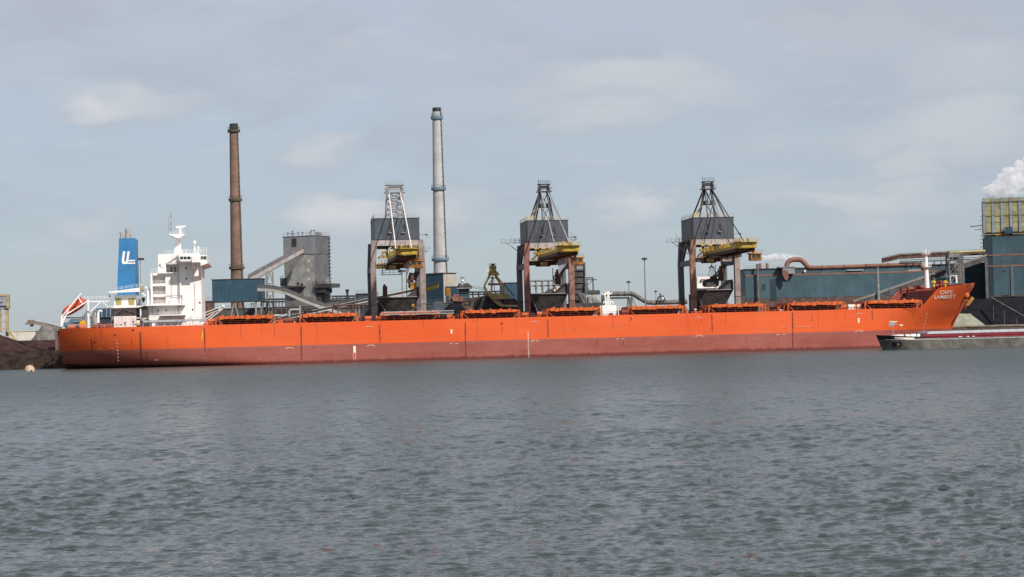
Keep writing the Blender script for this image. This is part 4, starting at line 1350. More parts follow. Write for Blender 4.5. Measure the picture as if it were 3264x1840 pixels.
# ================================================================== BARGE, BUOY
_b = W.pt(2834, 1117, 573)
BF = Frame(R(9), _b.x, 573)
def make_barge():
    t = thing('cargo_barge', 'long low grey barge with dark red coaming passing the ship\'s bow', 'barge', BF, (40, 5.7, 0))
    Lb, B = 88.0, 11.4
    def top(s):
        return 4.75 - 1.5 * min(1, max(0, (s + 2)) / 17) ** .8
    def nr(s, z):
        k = max(0, min(1, z / 4.7))
        st = -2.0 * k
        f = max(0.0, min(1.0, (s - st) / (11 - 3 * k)))
        return 5.7 - 5.7 * (1 - (1 - f) ** 2.4) ** .9 if f < 1 else 0.0
    sts = [0, .05, .15, .3, .5, .8, 1.2, 1.8, 2.6, 3.6, 5, 6.5, 8, 10, 12, 14, 17, 20, 30, 45, 60, 75, Lb]
    lev = 8
    def hullf(m):
        n = len(sts)
        for side in (0, 1):
            for s in sts:
                for j in range(lev + 1):
                    z = -.8 + (top(s) + .8) * j / lev
                    ss = s + (-2.0 * max(0, z) / 4.7) * max(0, 1 - s / 8)
                    y = nr(ss, z)
                    m.v.append((ss, y if side == 0 else B - y, z))
        L = lev + 1
        for i in range(n - 1):
            for j in range(lev):
                a = i * L + j
                m.f.append((a, a + L, a + L + 1, a + 1))
                b = n * L + a
                m.f.append((b, b + 1, b + L + 1, b + L))
            a = i * L + lev
            b = n * L + a
            m.f.append((a, a + L, b + L, b))
        a = (n - 1) * L
        for j in range(lev):
            m.f.append((a + j, n * L + a + j, n * L + a + j + 1, a + j + 1))
    part('hull', mt['bargehull'], t, hullf, smooth=True)
    def band(m, z0f, z1f, s0, s1, off, n=24):
        k = len(m.v)
        for i in range(n + 1):
            s = s0 + (s1 - s0) * (i / n) ** 1.6
            for zf in (z0f, z1f):
                z = zf(s)
                ss = s + (-2.0 * max(0, z) / 4.7) * max(0, 1 - s / 8)
                m.v += [(ss, nr(ss, z) - off, z)]
        m.f += [(k + 2 * i, k + 2 * i + 2, k + 2 * i + 3, k + 2 * i + 1) for i in range(n)]
    part('black_bulwark', mt['black'], t, lambda m: band(m, lambda s: top(s) - max(.25, 1.25 - s * .075), lambda s: top(s) + .15, 0, 15, .05))
    part('white_strake', mt['mark'], t, lambda m: band(m, lambda s: top(s) - max(.25, 1.25 - s * .075) - .14, lambda s: top(s) - max(.25, 1.25 - s * .075) + .02, 1.2, 16, .09))
    part('rubbing_strake', mt['galv'], t, lambda m: m.box(15, Lb - .5, -.12, -.02, 2.75, 3.0))
    part('name_board', mt['mark'], t, lambda m: band(m, lambda s: top(s) - .78, lambda s: top(s) - .22, 3.2, 8.0, .10))
    ar = part('anchor_recess', mt['black'], t, lambda m: band(m, lambda s: .95, lambda s: 2.35, 2.4, 4.6, .06, 6))
    part('anchor', mt['plant'], ar, lambda m: (m.box(3.0, 3.9, nr(3.4, 1.5) - .35, nr(3.4, 1.5) - .1, 1.4, 2.0), m.box(2.8, 4.2, nr(3.4, 1.0) - .3, nr(3.4, 1.0) - .1, 1.05, 1.25)))
    for s in (15.6, 20.5, 29, 38.5, 48, 58):
        part('hull_seam', mt['duct'], t, lambda m: m.box(s, s + .25, -.07, -.01, .05, 2.7))
    co = part('coaming', mt['bargered'], t, lambda m: m.box(11.5, Lb - 12, .9, 10.5, 3.0, 4.55))
    part('coaming_rib', mt['bargered'], co, lambda m: m.box(11.6, Lb - 12.1, .72, .89, 3.78, 3.92))
    hc = part('hatch_cover', mt['hatchgrey'], t, lambda m: m.box(12.5, Lb - 13, .75, 10.6, 4.56, 5.05))
    for k in range(11):
        s = 13 + k * 5.6
        part('hatch_lid', mt['hatchgrey'], hc, lambda m: m.prism([(s, 5.06), (s + 5.4, 5.06), (s + 5.3, 5.28 + .012 * k), (s + .1, 5.28 + .012 * k)], .95, 10.4))
    for s in (22.3, 24.9, 26.7):
        part('coaming_number', mt['mark'], co, lambda m: m.box(s, s + (1.1 if s < 23 else .8), .68, .71, 3.42, 3.62))
    for (s, w, h, r) in ((5.0, 2.2, .7, 'box'), (7.6, 1.4, .75, 'r'), (9.3, 1.5, .95, 'r'), (11.0, 1.0, 1.0, 'r')):
        def f(m):
            z = top(s) - .1
            if r == 'box':
                m.prism([(s - w, z), (s + w * .6, z), (s + w * .5, z + h), (s - w * .7, z + h * .8)], 4, 7)
            else:
                m.tube((s - w / 2, 4.4, z + h * .55), (s + w / 2, 4.4, z + h * .55), h * .6, n=12)
                m.box(s - w / 2, s + w / 2, 3.6, 6, z - .4, z + .3)
        part('winch_cover', mt['white'], t, f, smooth=False)
    def bm_(m):
        p = BF.pt(2848, 1066, 5.5)
        q = BF.pt(2846, 1030, 5.5)
        m.tube((q.x, 5.5, p.z - 1.5), (q.x, 5.5, q.z), .09, n=6)
        m.bar((q.x - 1.2, 5.5, q.z), (q.x + 1.2, 5.5, q.z), .12)
        m.bar((q.x, 5.5, q.z - .6), (q.x + 2.3, 5.5, q.z - .5), .08)
    ms = part('bow_mast', mt['galv'], t, bm_)
    part('mast_lamp', mt['festoon'], ms, lambda m: [m.tube(tuple(BF.pt(x, y, 5.2)), tuple(BF.pt(x + 2, y, 5.8)), .55, n=12) for x, y in ((2839, 1036), (2844, 1031))])
    part('flood_lamp', mt['cream'], ms, lambda m: m.ball(tuple(BF.pt(2872, 1038, 5.5)), .55, 10, .7), smooth=True)
    part('radar_bar', mt['mark'], ms, lambda m: m.bar(tuple(BF.pt(2835, 1025.5, 5.5)), tuple(BF.pt(2860, 1025, 5.5)), .2))
make_barge()

def make_buoy():
    p = W.pt(95, 1184, 587)
    t = thing('mooring_buoy', 'round sand-coloured mooring buoy floating astern of the ship', 'buoy', W, (p.x, 587, -.6))
    part('float', mt['buoy'], t, lambda m: m.lathe([(1.1, 0), (1.45, .3), (1.52, .9), (1.45, 1.5), (1.2, 2.0), (.8, 2.35), (.25, 2.5)], (p.x, 587, -.6), 18), smooth=True)
    part('mooring_ring', mt['plantbrown'], t, lambda m: m.path([(p.x + .6 + .3 * math.cos(a), 587, 2.0 + .3 * math.sin(a)) for a in np.linspace(-.3, 3.5, 9)], .1, 6))
    part('dark_patch', mt['plantbrown'], t, lambda m: m.prism([(p.x + .5, .1), (p.x + 1.1, .1), (p.x + 1.0, .5), (p.x + .6, .45)], 585.5, 585.85))
make_buoy()

# ================================================================== THE THREE UNLOADERS
def crane(label, pxl, pxr, W_, D_, pal, zh0, zh1, lattice, walk):
    """pxl, pxr: photo x of the front face edges of the machinery house"""
    v0 = 53.0
    ym = 730 + 0
    ua, ub = Q.pt(pxl, ym, v0).x, Q.pt(pxr, ym, v0).x
    cu = (ua + ub) / 2
    W_ = (ub - ua)
    t = thing('ship_unloader_crane', label, 'crane', Q, (cu, v0 + D_ / 2, GZ), group='ship unloader cranes on the quay')
    OFF[t.name] = (0, D_ / 2, 0)              # local: x across, y from the front legs into the depth, z above the quay
    h = W_ / 2
    B = lambda nm, mat, fn, par=None, **kw: part(nm, mt[mat], par or t, fn, **kw)
    # legs
    lx = h + .35
    for (sx, y, mat) in ((-1, 0, pal['fl']), (1, 0, pal['fr']), (-1, D_, pal['rl']), (1, D_, pal['rr'])):
        def leg(m):
            c = sx * lx
            o = sx * .4
            m.prism([(c - .95 + o * .6, .4), (c + .95 + o * .6, .4), (c + .95 + o, 25.5), (c + .95 - o * .3, zh0 - .3), (c - .95 - o * .3, zh0 - .3), (c - .95 + o, 25.5)], y - 1.0, y + 1.0)
        lg = B('leg', mat, leg)
        B('bogie', 'frame', lambda m: (m.box(sx * lx - 3.2, sx * lx + 3.2, y - .6, y + .6, .05, .9), m.box(sx * lx - 1.5, sx * lx + 1.5, y - .9, y + .9, .903, 1.9)), lg)
        B('leg_band', 'frame', lambda m: m.box(sx * (lx + .3) - 1.08, sx * (lx + .3) + 1.08, y - 1.1, y + 1.1, 12.9, 13.1), lg)
    # side beams, front and rear beams
    for sx in (-1, 1):
        B('side_beam', pal['rl'] if sx < 0 else pal['rr'], lambda m: m.box(sx * (lx + .35) - .7, sx * (lx + .35) + .7, 1.02, D_ - 1.02, 24.5, 26.4))
        B('side_brace', 'legdark', lambda m: (m.bar((sx * lx, 2, 26.6), (sx * lx, D_ * .5, zh0 - 1), .8), m.bar((sx * lx, D_ - 2, 26.6), (sx * lx, D_ * .5, zh0 - 1), .8)))
        B('sill_beam', 'legdark', lambda m: m.box(sx * (lx + .2) - .7, sx * (lx + .2) + .7, 1.02, D_ - 1.02, 3.2, 5.0))
    B('front_girder', 'girder', lambda m: (m.box(-lx + .6, lx - .6, -.9, .9, zh0 - 2.2, zh0 - .32), m.bar((-h + 1, -.2, zh0 - 6.5), (-h * .25, -.2, zh0 - 2.4), .55)))
    B('rear_girder', 'legdark', lambda m: m.box(-lx + .6, lx - .6, D_ - .9, D_ + .9, zh0 - 2.2, zh0 - .32))
    for x in (-h * .45, h * .15, h * .55):
        B('hanger', 'frame', lambda m: m.box(x - .35, x + .35, 3, 3.8, 29.5, zh0 - .02))
    B('portal_beam', pal['beam'], lambda m: m.box(-lx + .8, lx - .8, .2, 1.8, 25.6, 27.15))
    for x in (-h * .62, -h * .3, h * .35, h * .7):
        B('machinery_box', 'yellow' if x < 0 else 'yellowpale', lambda m: (m.box(x - 1.1, x + 1.1, -2.6, -.95, 29.3, 30.6 + .5 * math.sin(x * 3)), m.tube((x - .8, -2.7, 31.3), (x + .8, -2.7, 31.3), .5, n=10)))
    B('trolley_stair', 'yellow', lambda m: (m.rail((-h + .8, -2.2, 27.6), (h * .4, -2.2, 27.6), 1.3, 1.2, .12, 3), m.box(-h + .8, h * .4, -2.4, -1.2, 27.2, 27.55)))
    # machinery house with separate cladding sheets
    ho = B('machinery_house', pal['house'], lambda m: m.box(-h, h, 0, D_, zh0, zh1))
    nf = 6
    for k in range(nf):
        a, b = -h + W_ * k / nf + .04, -h + W_ * (k + 1) / nf - .04
        B('cladding_panel', pal['house'], lambda m: m.box(a, b, -.12, -.004, zh0 + .1, zh1 - .1), ho)
    for k in range(6):
        a, b = D_ * k / 6 + .04, D_ * (k + 1) / 6 - .04
        B('cladding_panel', pal['house'], lambda m: m.box(-h - .12, -h - .004, a, b, zh0 + .1, zh1 - .1), ho)
    B('roof_edge', 'frame', lambda m: (m.box(-h - .25, h + .25, -.25, D_ + .25, zh1 + .004, zh1 + .2), m.box(-h - .2, h + .2, -.2, D_ + .2, zh0 - .3, zh0 - .004)), ho)
    for x in (-h * .28, h * .32):
        B('hoist_door', 'soot', lambda m: m.box(x - .45, x + .45, -.3, -.125, zh0 + 2.6, zh0 + 5.2), ho)
        B('hoist_bracket', 'framelite', lambda m: (m.box(x - .9, x + .3, -.9, -.32, zh0 + 2.2, zh0 + 2.4), m.bar((x - .5, -.7, zh0 + 2.4), (x - .5, -.7, zh0 + 3.3), .12)), ho)
    B('roof_railing', pal['rail'], lambda m: (m.rail((-h, .1, zh1 + .2), (h, .1, zh1 + .2), 1.3, 1.9, .09, 3), m.rail((-h, .1, zh1 + .2), (-h, D_, zh1 + .2), 1.3, 2.2, .09, 3)), ho)
    # mast
    zt = zh1 + (10.6 if not lattice else 9.6)
    fm_ = pal['mast']
    my = D_ * .38
    hw = 1.6 if not lattice else 2.7
    def mst(m):
        if lattice:
            bw = 3.3
            cs = [(-1, -1), (1, -1), (1, 1), (-1, 1)]
            for (a, b) in cs:
                m.bar((a * bw, my + b * 3.0, zh1), (a * hw, my + b * 1.4, zt), .42)
            nseg = 5
            for i in range(nseg):
                k0, k1 = i / nseg, (i + 1) / nseg
                P = lambda a, b, k: (a * (bw + (hw - bw) * k), my + b * (3.0 - 1.6 * k), zh1 + (zt - zh1) * k)
                for (a, b), (c, d) in zip(cs, cs[1:] + cs[:1]):
                    m.bar(P(a, b, k0), P(c, d, k1), .24)
                    m.bar(P(c, d, k0), P(a, b, k1), .2)
                    m.bar(P(a, b, k1), P(c, d, k1), .22)
        else:
            for sx in (-1, 1):
                m.bar((sx * 4.8, 1.5, zh1), (sx * hw, my, zt), .42)
                m.bar((sx * 4.6, D_ * .8, zh1), (sx * hw, my, zt), .4)
                m.bar((sx * 1.5, 2.5, zh1), (sx * 1.1, my, zt), .42)
                m.bar((sx * 3.0, D_ * .5, zh1), (sx * 1.0, my, zt), .4)
            m.bar((-1.5, 2.6, zh1), (1.4, my - 2, zh1 + 5), .2)
            m.bar((1.5, 2.6, zh1), (-1.4, my - 2, zh1 + 5), .2)
            m.bar((-1.4, my - 1.4, zh1 + 5), (1.4, my, zt), .2)
            m.bar((1.4, my - 1.4, zh1 + 5), (-1.4, my, zt), .2)
    ms = B('mast', fm_, mst)
    def mid(m):
        z = zh1 + 5.2
        m.box(-2.3, 2.3, my - 2.2, my + 1.0, z - .2, z)
        m.rail((-2.3, my - 2.2, z), (2.3, my - 2.2, z), 1.2, .9, .08, 3)
        for x in (-1.2, 1.2):
            m.box(x - .7, x + .7, my - 1.6, my - .4, z + .01, z + 1.3)
    if not lattice:
        B('mast_landing', fm_, mid, ms)
    def head(m):
        m.box(-hw - 1.0, hw + 1.0, my - 1.8, my + 1.8, zt, zt + .3)
        m.rail((-hw - 1, my - 1.8, zt + .3), (hw + 1, my - 1.8, zt + .3), 1.3, .9, .09, 3)
        for x in (-hw, hw):
            m.tube((x - .35, my - .3, zt + 1.9), (x + .35, my - .3, zt + 1.9), 1.05, n=14)
            m.box(x - .5, x + .5, my - .9, my + .9, zt + .31, zt + 1.2)
        m.box(-hw, hw, my - .7, my + .7, zt + 1.25, zt + 2.3)
        m.box(-hw - .6, hw + .6, my - 1.5, my + 1.5, zt + 2.7, zt + 2.9)
        m.rail((-hw - .6, my - 1.5, zt + 2.9), (hw + .6, my - 1.5, zt + 2.9), 1.2, .8, .09, 3)
        m.bar((-hw - .3, my, zt + 2.9), (-hw - .3, my, zt + 5), .1)
    B('mast_head', fm_ if not lattice else 'framelite', head, ms)
    if not lattice:
        B('mast_stair', 'yellowpale', lambda m: (m.bar((-h + .8, 3, zh1 + .2), (-2.4, my - 1.5, zh1 + 5.0), .7, .25), m.bar((-h + .8, 2.7, zh1 + 1.3), (-2.4, my - 1.8, zh1 + 6.1), .1)), ms)
    # boom over the ship
    BY0, BY1 = 4.0, -46.0
    zb = 27.2
    bw = 3.4
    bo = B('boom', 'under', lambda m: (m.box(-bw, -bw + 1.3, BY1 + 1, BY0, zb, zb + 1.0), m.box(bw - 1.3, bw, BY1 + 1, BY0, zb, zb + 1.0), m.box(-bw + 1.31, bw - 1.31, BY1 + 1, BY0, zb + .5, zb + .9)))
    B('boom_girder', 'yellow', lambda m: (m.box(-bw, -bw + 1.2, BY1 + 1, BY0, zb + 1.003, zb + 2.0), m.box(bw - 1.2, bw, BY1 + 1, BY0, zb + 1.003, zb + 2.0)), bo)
    B('boom_tip', 'yellow', lambda m: (m.prism([(-bw - .2, BY1 + 1.2), (bw + .2, BY1 + 1.2), (bw + .2, BY1 - .5), (bw - 1.5, BY1 - 2.2), (-bw + 1.5, BY1 - 2.2), (-bw - .2, BY1 - .5)], zb + 1.1, zb + 2.9, 'z'),
                                     m.prism([(-bw - .6, BY1 + 3.2), (bw + .9, BY1 + 3.2), (bw + .9, BY1 - .8), (bw - 1.2, BY1 - 3.2), (-bw + 1.2, BY1 - 3.2), (-bw - .6, BY1 - .8)], zb + 2.903, zb + 3.15, 'z')), bo)
    B('boom_railing', 'yellow', lambda m: (m.rail((-bw - .5, BY1 - .8, zb + 3.15), (bw + .8, BY1 - .8, zb + 3.15), 1.2, 1.0, .1, 3), m.rail((-bw, BY1 + 3, zb + 2.0), (-bw, 0, zb + 2.0), 1.2, 2.0, .1, 3), m.rail((bw, BY1 + 3, zb + 2.0), (bw, 0, zb + 2.0), 1.2, 2.0, .1, 3)), bo)
    rr = random.Random(int(pxl))
    for k in range(11):
        y = BY1 + 3 + k * 3.9 + rr.uniform(-.8, .8)
        x = rr.uniform(-bw + .2, bw - 1.8)
        w_, h_ = rr.uniform(.8, 2.0), rr.uniform(.6, 1.7)
        B('boom_machinery', rr.choice(('yellow', 'yellowpale', 'under', 'cab', 'frame')), lambda m: (m.box(x, x + w_, y, y + 1.6, zb + 2.003, zb + 2.0 + h_), m.tube((x, y + .8, zb + 2.2 + h_), (x + w_, y + .8, zb + 2.2 + h_), .35, n=8)), bo)
    B('sheave_wheel', 'yellowpale', lambda m: [m.tube((x - .2, BY1 + 2.0, zb + 3.9), (x + .2, BY1 + 2.0, zb + 3.9), .8, n=14) for x in (-1.4, 1.4)], bo)
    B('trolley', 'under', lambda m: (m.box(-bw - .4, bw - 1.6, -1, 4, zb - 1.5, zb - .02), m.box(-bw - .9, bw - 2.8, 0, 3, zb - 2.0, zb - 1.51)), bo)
    B('trolley_box', 'yellowpale', lambda m: (m.box(-bw + .2, -bw + 2.6, -2.6, -1.02, zb - 1.9, zb - .5), m.box(-bw + .4, -bw + 1.3, -2.75, -2.61, zb - 1.6, zb - .9)), bo)
    def fest(m):
        x = bw - 1.2
        n = 9
        for k in range(n):
            y0 = -8.0 - k * 2.6
            dep = 1.2 if pal['fest'] != 'long' else 5.2 - k * .42
            pts = [(x, y0 - 2.4 * q / 6, zb - .1 - dep * math.sin(math.pi * q / 6) ** .6) for q in range(7)]
            m.path(pts, .13, 5)
            m.bar((x - .3, y0, zb - .05), (x + .3, y0, zb - .45), .35)
    B('festoon_cable', 'festoon' if pal['fest'] == 'long' else 'frame', fest, bo)
    # stays from the mast head down to the boom
    for sx in (-1, 1):
        B('stay', pal['stay'], lambda m: m.bar((sx * hw * .75, my - 1, zt + .2), (sx * 2.7, BY1 + 9, zb + 2.0), .30))
        B('backstay', 'frame', lambda m: m.bar((sx * hw * .6, my - 1, zt - .2), (sx * 2.2, -14, zb + 2.0), .15))
    # cab below the tip
    cy = BY1 + (.5 if pal['cab'] else 3)
    cb = B('operator_cab', 'cab', lambda m: (m.box(bw - 1.6, bw + 2.0, cy, cy + 3.2, zb - 3.1, zb - .9), m.box(bw - 2.2, bw + 2.3, cy - .4, cy + 3.6, zb - .898, zb - .6), m.bar((bw - .5, cy + 1, zb - .6), (bw - .5, cy + 1, zb + .1), .8)))
    B('cab_window', 'window', lambda m: (m.box(bw - 1.2, bw - .1, cy - .06, cy - .005, zb - 2.4, zb - 1.3), m.box(bw + .3, bw + 1.6, cy - .06, cy - .005, zb - 2.4, zb - 1.3)), cb)
    B('cab_railing', 'cab', lambda m: (m.rail((bw - 2.2, cy - .4, zb - .6), (bw + 2.3, cy - .4, zb - .6), 1.0, .8, .09, 2), m.rail((bw - 1.6, cy - .3, zb - 3.1), (bw + 2.0, cy - .3, zb - 3.1), 1.0, .7, .09, 3)), cb)
    # hopper between the legs
    hz0, hz1 = 9.2, 15.6
    def hop(m):
        a, b = h - .6, 3.6
        y0, y1, y2, y3 = 1.2, D_ * .62, 4.5, D_ * .45
        vs_ = [(-b, y2, hz0), (b, y2, hz0), (b, y3, hz0), (-b, y3, hz0), (-a, y0, hz1), (a, y0, hz1), (a, y1, hz1), (-a, y1, hz1)]
        m.add(vs_, [(3, 2, 1, 0), (0, 1, 5, 4), (1, 2, 6, 5), (2, 3, 7, 6), (3, 0, 4, 7)])
    hp = B('hopper', 'hopper', hop)
    B('hopper_wing', 'hopper', lambda m: m.prism([(h - 4.5, hz1), (h - .6, hz1), (h - .6, hz1 + 3.6), (h - 1.6, hz1 + 2.6)], 1.2, D_ * .6), hp)
    B('hopper_frame', 'framelite', lambda m: (m.bar((-h + .5, 1.0, hz1), (h - .5, 1.0, hz1), .22), m.bar((-h + .6, 1.0, hz1), (-3.8, 4.3, hz0), .2), m.bar((h - .6, 1.0, hz1), (3.8, 4.3, hz0), .2), m.bar((-h + .6, 1, hz1), (-h + .6, 1, hz1 + 2.2), .2), m.bar((h - .6, 1, hz1), (h - .6, 1, hz1 + 3), .2), m.bar((-3.8, 4.2, hz0), (3.8, 4.2, hz0), .22)), hp)
    B('hopper_base', 'hopper', lambda m: (m.box(-h + .9, h - .9, 5.2, D_ - 3, 2.5, hz0 - .6), m.box(-h + 1.3, h - 1.3, D_ * .5, D_ - 3, hz0 - .597, hz1 - 1.2)), hp)
    B('hopper_column', 'hopper', lambda m: [m.bar((x, y, .1), (x, y, 2.5), .9) for x in (-h + 2.5, h - 2.5) for y in (4, D_ - 4)], hp)
    # stairs and pipes at the right-hand legs
    B('leg_stair', 'frame', lambda m: [m.bar((h - 1.2 + (.9 if k % 2 else -2.6), D_ * .72, 8 + k * 3.4), (h - 1.2 + (-2.6 if k % 2 else .9), D_ * .72, 11.4 + k * 3.4), .35, .5) for k in range(5)] + [m.bar((h - 1.2 - 2.6, D_ * .72, 3), (h - 3.8, D_ * .72, 25), .25), m.bar((h - .3, D_ * .72, 3), (h - .3, D_ * .72, 25), .25)])
    B('cable_drum', 'plantbrown', lambda m: (m.box(h - 3.4, h - 1.7, D_ * .5, D_ * .5 + 2, 19, 23.5), m.box(h - 3.1, h - 2.0, D_ * .5, D_ * .5 + 1.4, 23.503, 24.4)))
    # side walkways
    for (sx, x1, zz, yy) in walk:
        def wk(m):
            a = sx * (h + .2)
            b = sx * (h + x1)
            m.box(min(a, b), max(a, b), yy, yy + 1.2, zz, zz + .16)
            m.rail((a, yy, zz + .16), (b, yy, zz + .16), 1.3, 1.5, .10, 2)
            m.rail((a, yy + 1.2, zz + .16), (b, yy + 1.2, zz + .16), 1.3, 1.5, .10, 2)
            m.bar((a, yy + .6, zz - .55 * x1), (sx * (h + x1 * .75), yy + .6, zz), .22)
            m.bar((sx * (h + x1 * .55), yy, zz), (sx * (h + x1 * .55), yy, zz + 3.2), .12)
        B('side_walkway', 'framelite', wk)
    if not lattice:
        B('access_ladder', 'yellowpale', lambda m: (m.bar((-h - .5, 2.5, zh0 - 5), (-h - .3, 4.5, zh1 + 1.5), .14), m.bar((-h - .5, 3.4, zh0 - 5), (-h - .3, 5.4, zh1 + 1.5), .14), *[m.bar((-h - .5 + .2 * k / 9, 2.5 + 2 * k / 9, zh0 - 5 + (zh1 + 6.5 - zh0) * k / 9), (-h - .5 + .2 * k / 9, 3.4 + 2 * k / 9, zh0 - 5 + (zh1 + 6.5 - zh0) * k / 9), .1) for k in range(10)]))
    B('wind_sensor', 'frame', lambda m: (m.bar((h, 1, zh0 + 1.5), (h + 2.6, 1, zh0 + 1.5), .12), m.bar((h + 2.6, 1, zh0 + 1.5), (h + 2.7, 1, zh0 + .2), .15), m.box(h + 1.9, h + 2.9, .8, 1.2, zh0 + 1.3, zh0 + 1.75)))
    return cu, t

cu1, c1 = crane('pale-legged unloader crane with light lattice mast and white stays, beside the pale chimney', 1193.5, 1337, 16, 24,
      dict(fl='leg', fr='leg', rl='legdark', rr='legdark', house='house2', mast='framelite', rail='framelite', stay='white_dirty', fest='long', cab=False, beam='yellow'), 35.7, 43.0, True, [(1, 3.6, 31.6, 3)])
crane('unloader crane with red-brown front leg and dark mast, behind the ship\'s white hose crane', 1681.5, 1811, 14, 20,
      dict(fl='legred', fr='legrust', rl='legdark', rr='legdark', house='house', mast='frame', rail='yellowpale', stay='framelite', fest='long', cab=False, beam='under'), 33.8, 41.3, False, [(-1, 8.5, 34.0, 8), (1, 4.0, 34.6, 6)])
cu3, c3 = crane('unloader crane with orange cab out over the ship, a loaded grab hanging between its legs', 2210.5, 2339, 14, 20,
      dict(fl='legrust', fr='leg', rl='legdark', rr='legdark', house='house', mast='frame', rail='yellowpale', stay='frame', fest='short', cab=True, beam='leg'), 33.9, 41.3, False, [(-1, 8.0, 33.2, 8)])

part('sample_box', mt['plantbrown'], c1, lambda m: (m.box(-5.2, -3.7, 3, 6, 13, 19.5), m.box(-5.0, -4.2, 3.2, 5, 19.503, 20.2)))
part('lower_walkway', mt['frame'], c1, lambda m: (m.box(-6.2, 1.2, -4, -2.6, 23.2, 23.4), m.rail((-6.2, -4, 23.4), (1.2, -4, 23.4), 1.4, 1.4, .12, 2), m.bar((-5.5, -3.3, 23.4), (-5.5, -3.3, 27.2), .3), m.bar((.5, -3.3, 23.4), (.5, -3.3, 27.2), .3)))
for k in range(5):
    part('leg_machinery', mt['cab' if k % 2 else 'plantbrown'], c1, lambda m: m.box(4.4 + .2 * (k % 3), 6.3, 2.5, 4.5, 9 + k * 3.1, 11.4 + k * 3.1))

def grab():
    d = 62.0
    c = Q.pt(2269, 915, d)
    t = thing('grab_bucket', 'dark grey clamshell grab hanging on ropes between crane legs', 'grab', Q, tuple(c))
    def shell(m):
        for sx, x0, x1 in ((-1, 2246, 2276), (1, 2271, 2292)):
            pts = [(x0, 898), (x0 + 4, 893), (x0 + 13, 889), (x1 - 2, 887), (x1, 898), (x1 - 2, 912), (x1 - 8, 915), (x0 + 4, 914), (x0, 909)]
            m.ppoly(pts, d - (1.8 if sx < 0 else 1.2), d + (1.8 if sx < 0 else 1.2))
    part('bucket_shell', mt['hopper'], t, shell, Q)
    part('bucket_arm', mt['plantbrown'], t, lambda m: m.ppoly([(2266, 888), (2267, 881), (2285, 879), (2288, 896), (2277, 898)], d - 1, d + 1), Q)
    part('tarpaulin_plate', mt['collar'], t, lambda m: m.ppoly([(2274, 880), (2284, 872), (2292, 872), (2286, 879)], d - 1.3, d + 1.3), Q)
    part('head_beam', mt['frame'], t, lambda m: m.ppoly([(2262, 856), (2262, 851), (2267, 849), (2269, 843), (2271, 849), (2276, 851), (2276, 856), (2273, 853), (2265, 853)], d - .5, d + .5), Q)
    def rp(m):
        for (x0, y0, x1, y1) in ((2264, 855, 2257, 880), (2266, 855, 2267, 880), (2272, 855, 2274, 880), (2274, 855, 2281, 873)):
            m.pbar((x0, y0, d), (x1, y1, d), .16)
        m.pbar((2269, 843, d), (2268, 812, d), .12)
        m.pbar((2270, 843, d + .5), (2270, 812, d + .5), .12)
    part('rope', mt['ropes'], t, rp, Q)
grab()

# ================================================================== CHIMNEYS
def chimney(label, Y, top, bot, rings, r_top, r_bot, bodymat, ringmat, captop):
    """top/bot: photo points on the axis"""
    a, b = W.pt(top[0], top[1], Y), W.pt(bot[0], bot[1], Y)
    x = (a.x + b.x) / 2
    zt, zb = a.z, b.z
    slope = (r_bot - r_top) / (zt - zb)
    rad = lambda z: r_top + slope * (zt - z)
    t = thing('chimney', label, 'chimney', W, (x, Y, GZ), group=None)
    zc = W.pt(top[0], captop, Y).z
    part('shaft', mt[bodymat], t, lambda m: m.lathe([(rad(z), z) for z in np.linspace(GZ, zc, 16)], (x, Y, 0), 32), smooth=True)
    cp = part('sooty_top', mt['soot'], t, lambda m: m.lathe([(rad(zc) * .97, zc + .003), (rad(zt) * .97, zt), (rad(zt) * .80, zt), (rad(zt) * .80, zt - .6)], (x, Y, 0), 32), smooth=True)
    for (y0, y1, extra) in rings:
        z0, z1 = W.pt(x, y1, Y), None
        z1 = W.pt(top[0], y0, Y).z
        z0 = W.pt(top[0], y1, Y).z
        rg = part('collar', mt[ringmat], t, lambda m: m.lathe([(rad(z0) * .99, z0), (rad(z0) + extra, z0 + .2), (rad(z1) + extra, z1), (rad(z1) * .99, z1)], (x, Y, 0), 32))
        def rl(m):
            rr = rad(z1) + extra - .08
            for i in range(20):
                q = 2 * math.pi * i / 20
                m.bar((x + rr * math.cos(q), Y + rr * math.sin(q), z1), (x + rr * math.cos(q), Y + rr * math.sin(q), z1 + 1.2), .08)
            for i in range(20):
                q, w = 2 * math.pi * i / 20, 2 * math.pi * (i + 1) / 20
                m.bar((x + rr * math.cos(q), Y + rr * math.sin(q), z1 + 1.2), (x + rr * math.cos(w), Y + rr * math.sin(w), z1 + 1.2), .08)
        part('collar_railing', mt[ringmat], rg, rl)
    def lad(m):
        q = R(-35)
        for z in np.arange(GZ + 4, zt, 2.2):
            r_ = rad(z) + .3
            m.box(x + r_ * math.cos(q) - .3, x + r_ * math.cos(q) + .25, Y + r_ * math.sin(q) - .3, Y + r_ * math.sin(q) + .3, z, z + .12)
        for s in (-.12, .12):
            m.bar((x + (rad(GZ) + .45) * math.cos(q) + s, Y + (rad(GZ) + .45) * math.sin(q), GZ + 2), (x + (rad(zt) + .45) * math.cos(q) + s, Y + (rad(zt) + .45) * math.sin(q), zt), .16)
    part('ladder_cage', mt['duct'], t, lad)
    return t
chimney('tall brown brick chimney with dark collars behind the teal transfer house', 900, (743.5, 395), (757, 885), ((414, 423, .9), (634, 643, .7), (851, 860, .75)), 2.02, 2.95, 'brick', 'brickband', 414)
chimney('tall pale concrete chimney with light blue collars between two unloader cranes', 900, (1391, 344), (1405, 869), ((372, 382, .75), (599, 608, .85), (824, 833, .9)), 2.02, 3.3, 'concrete', 'collar', 357)

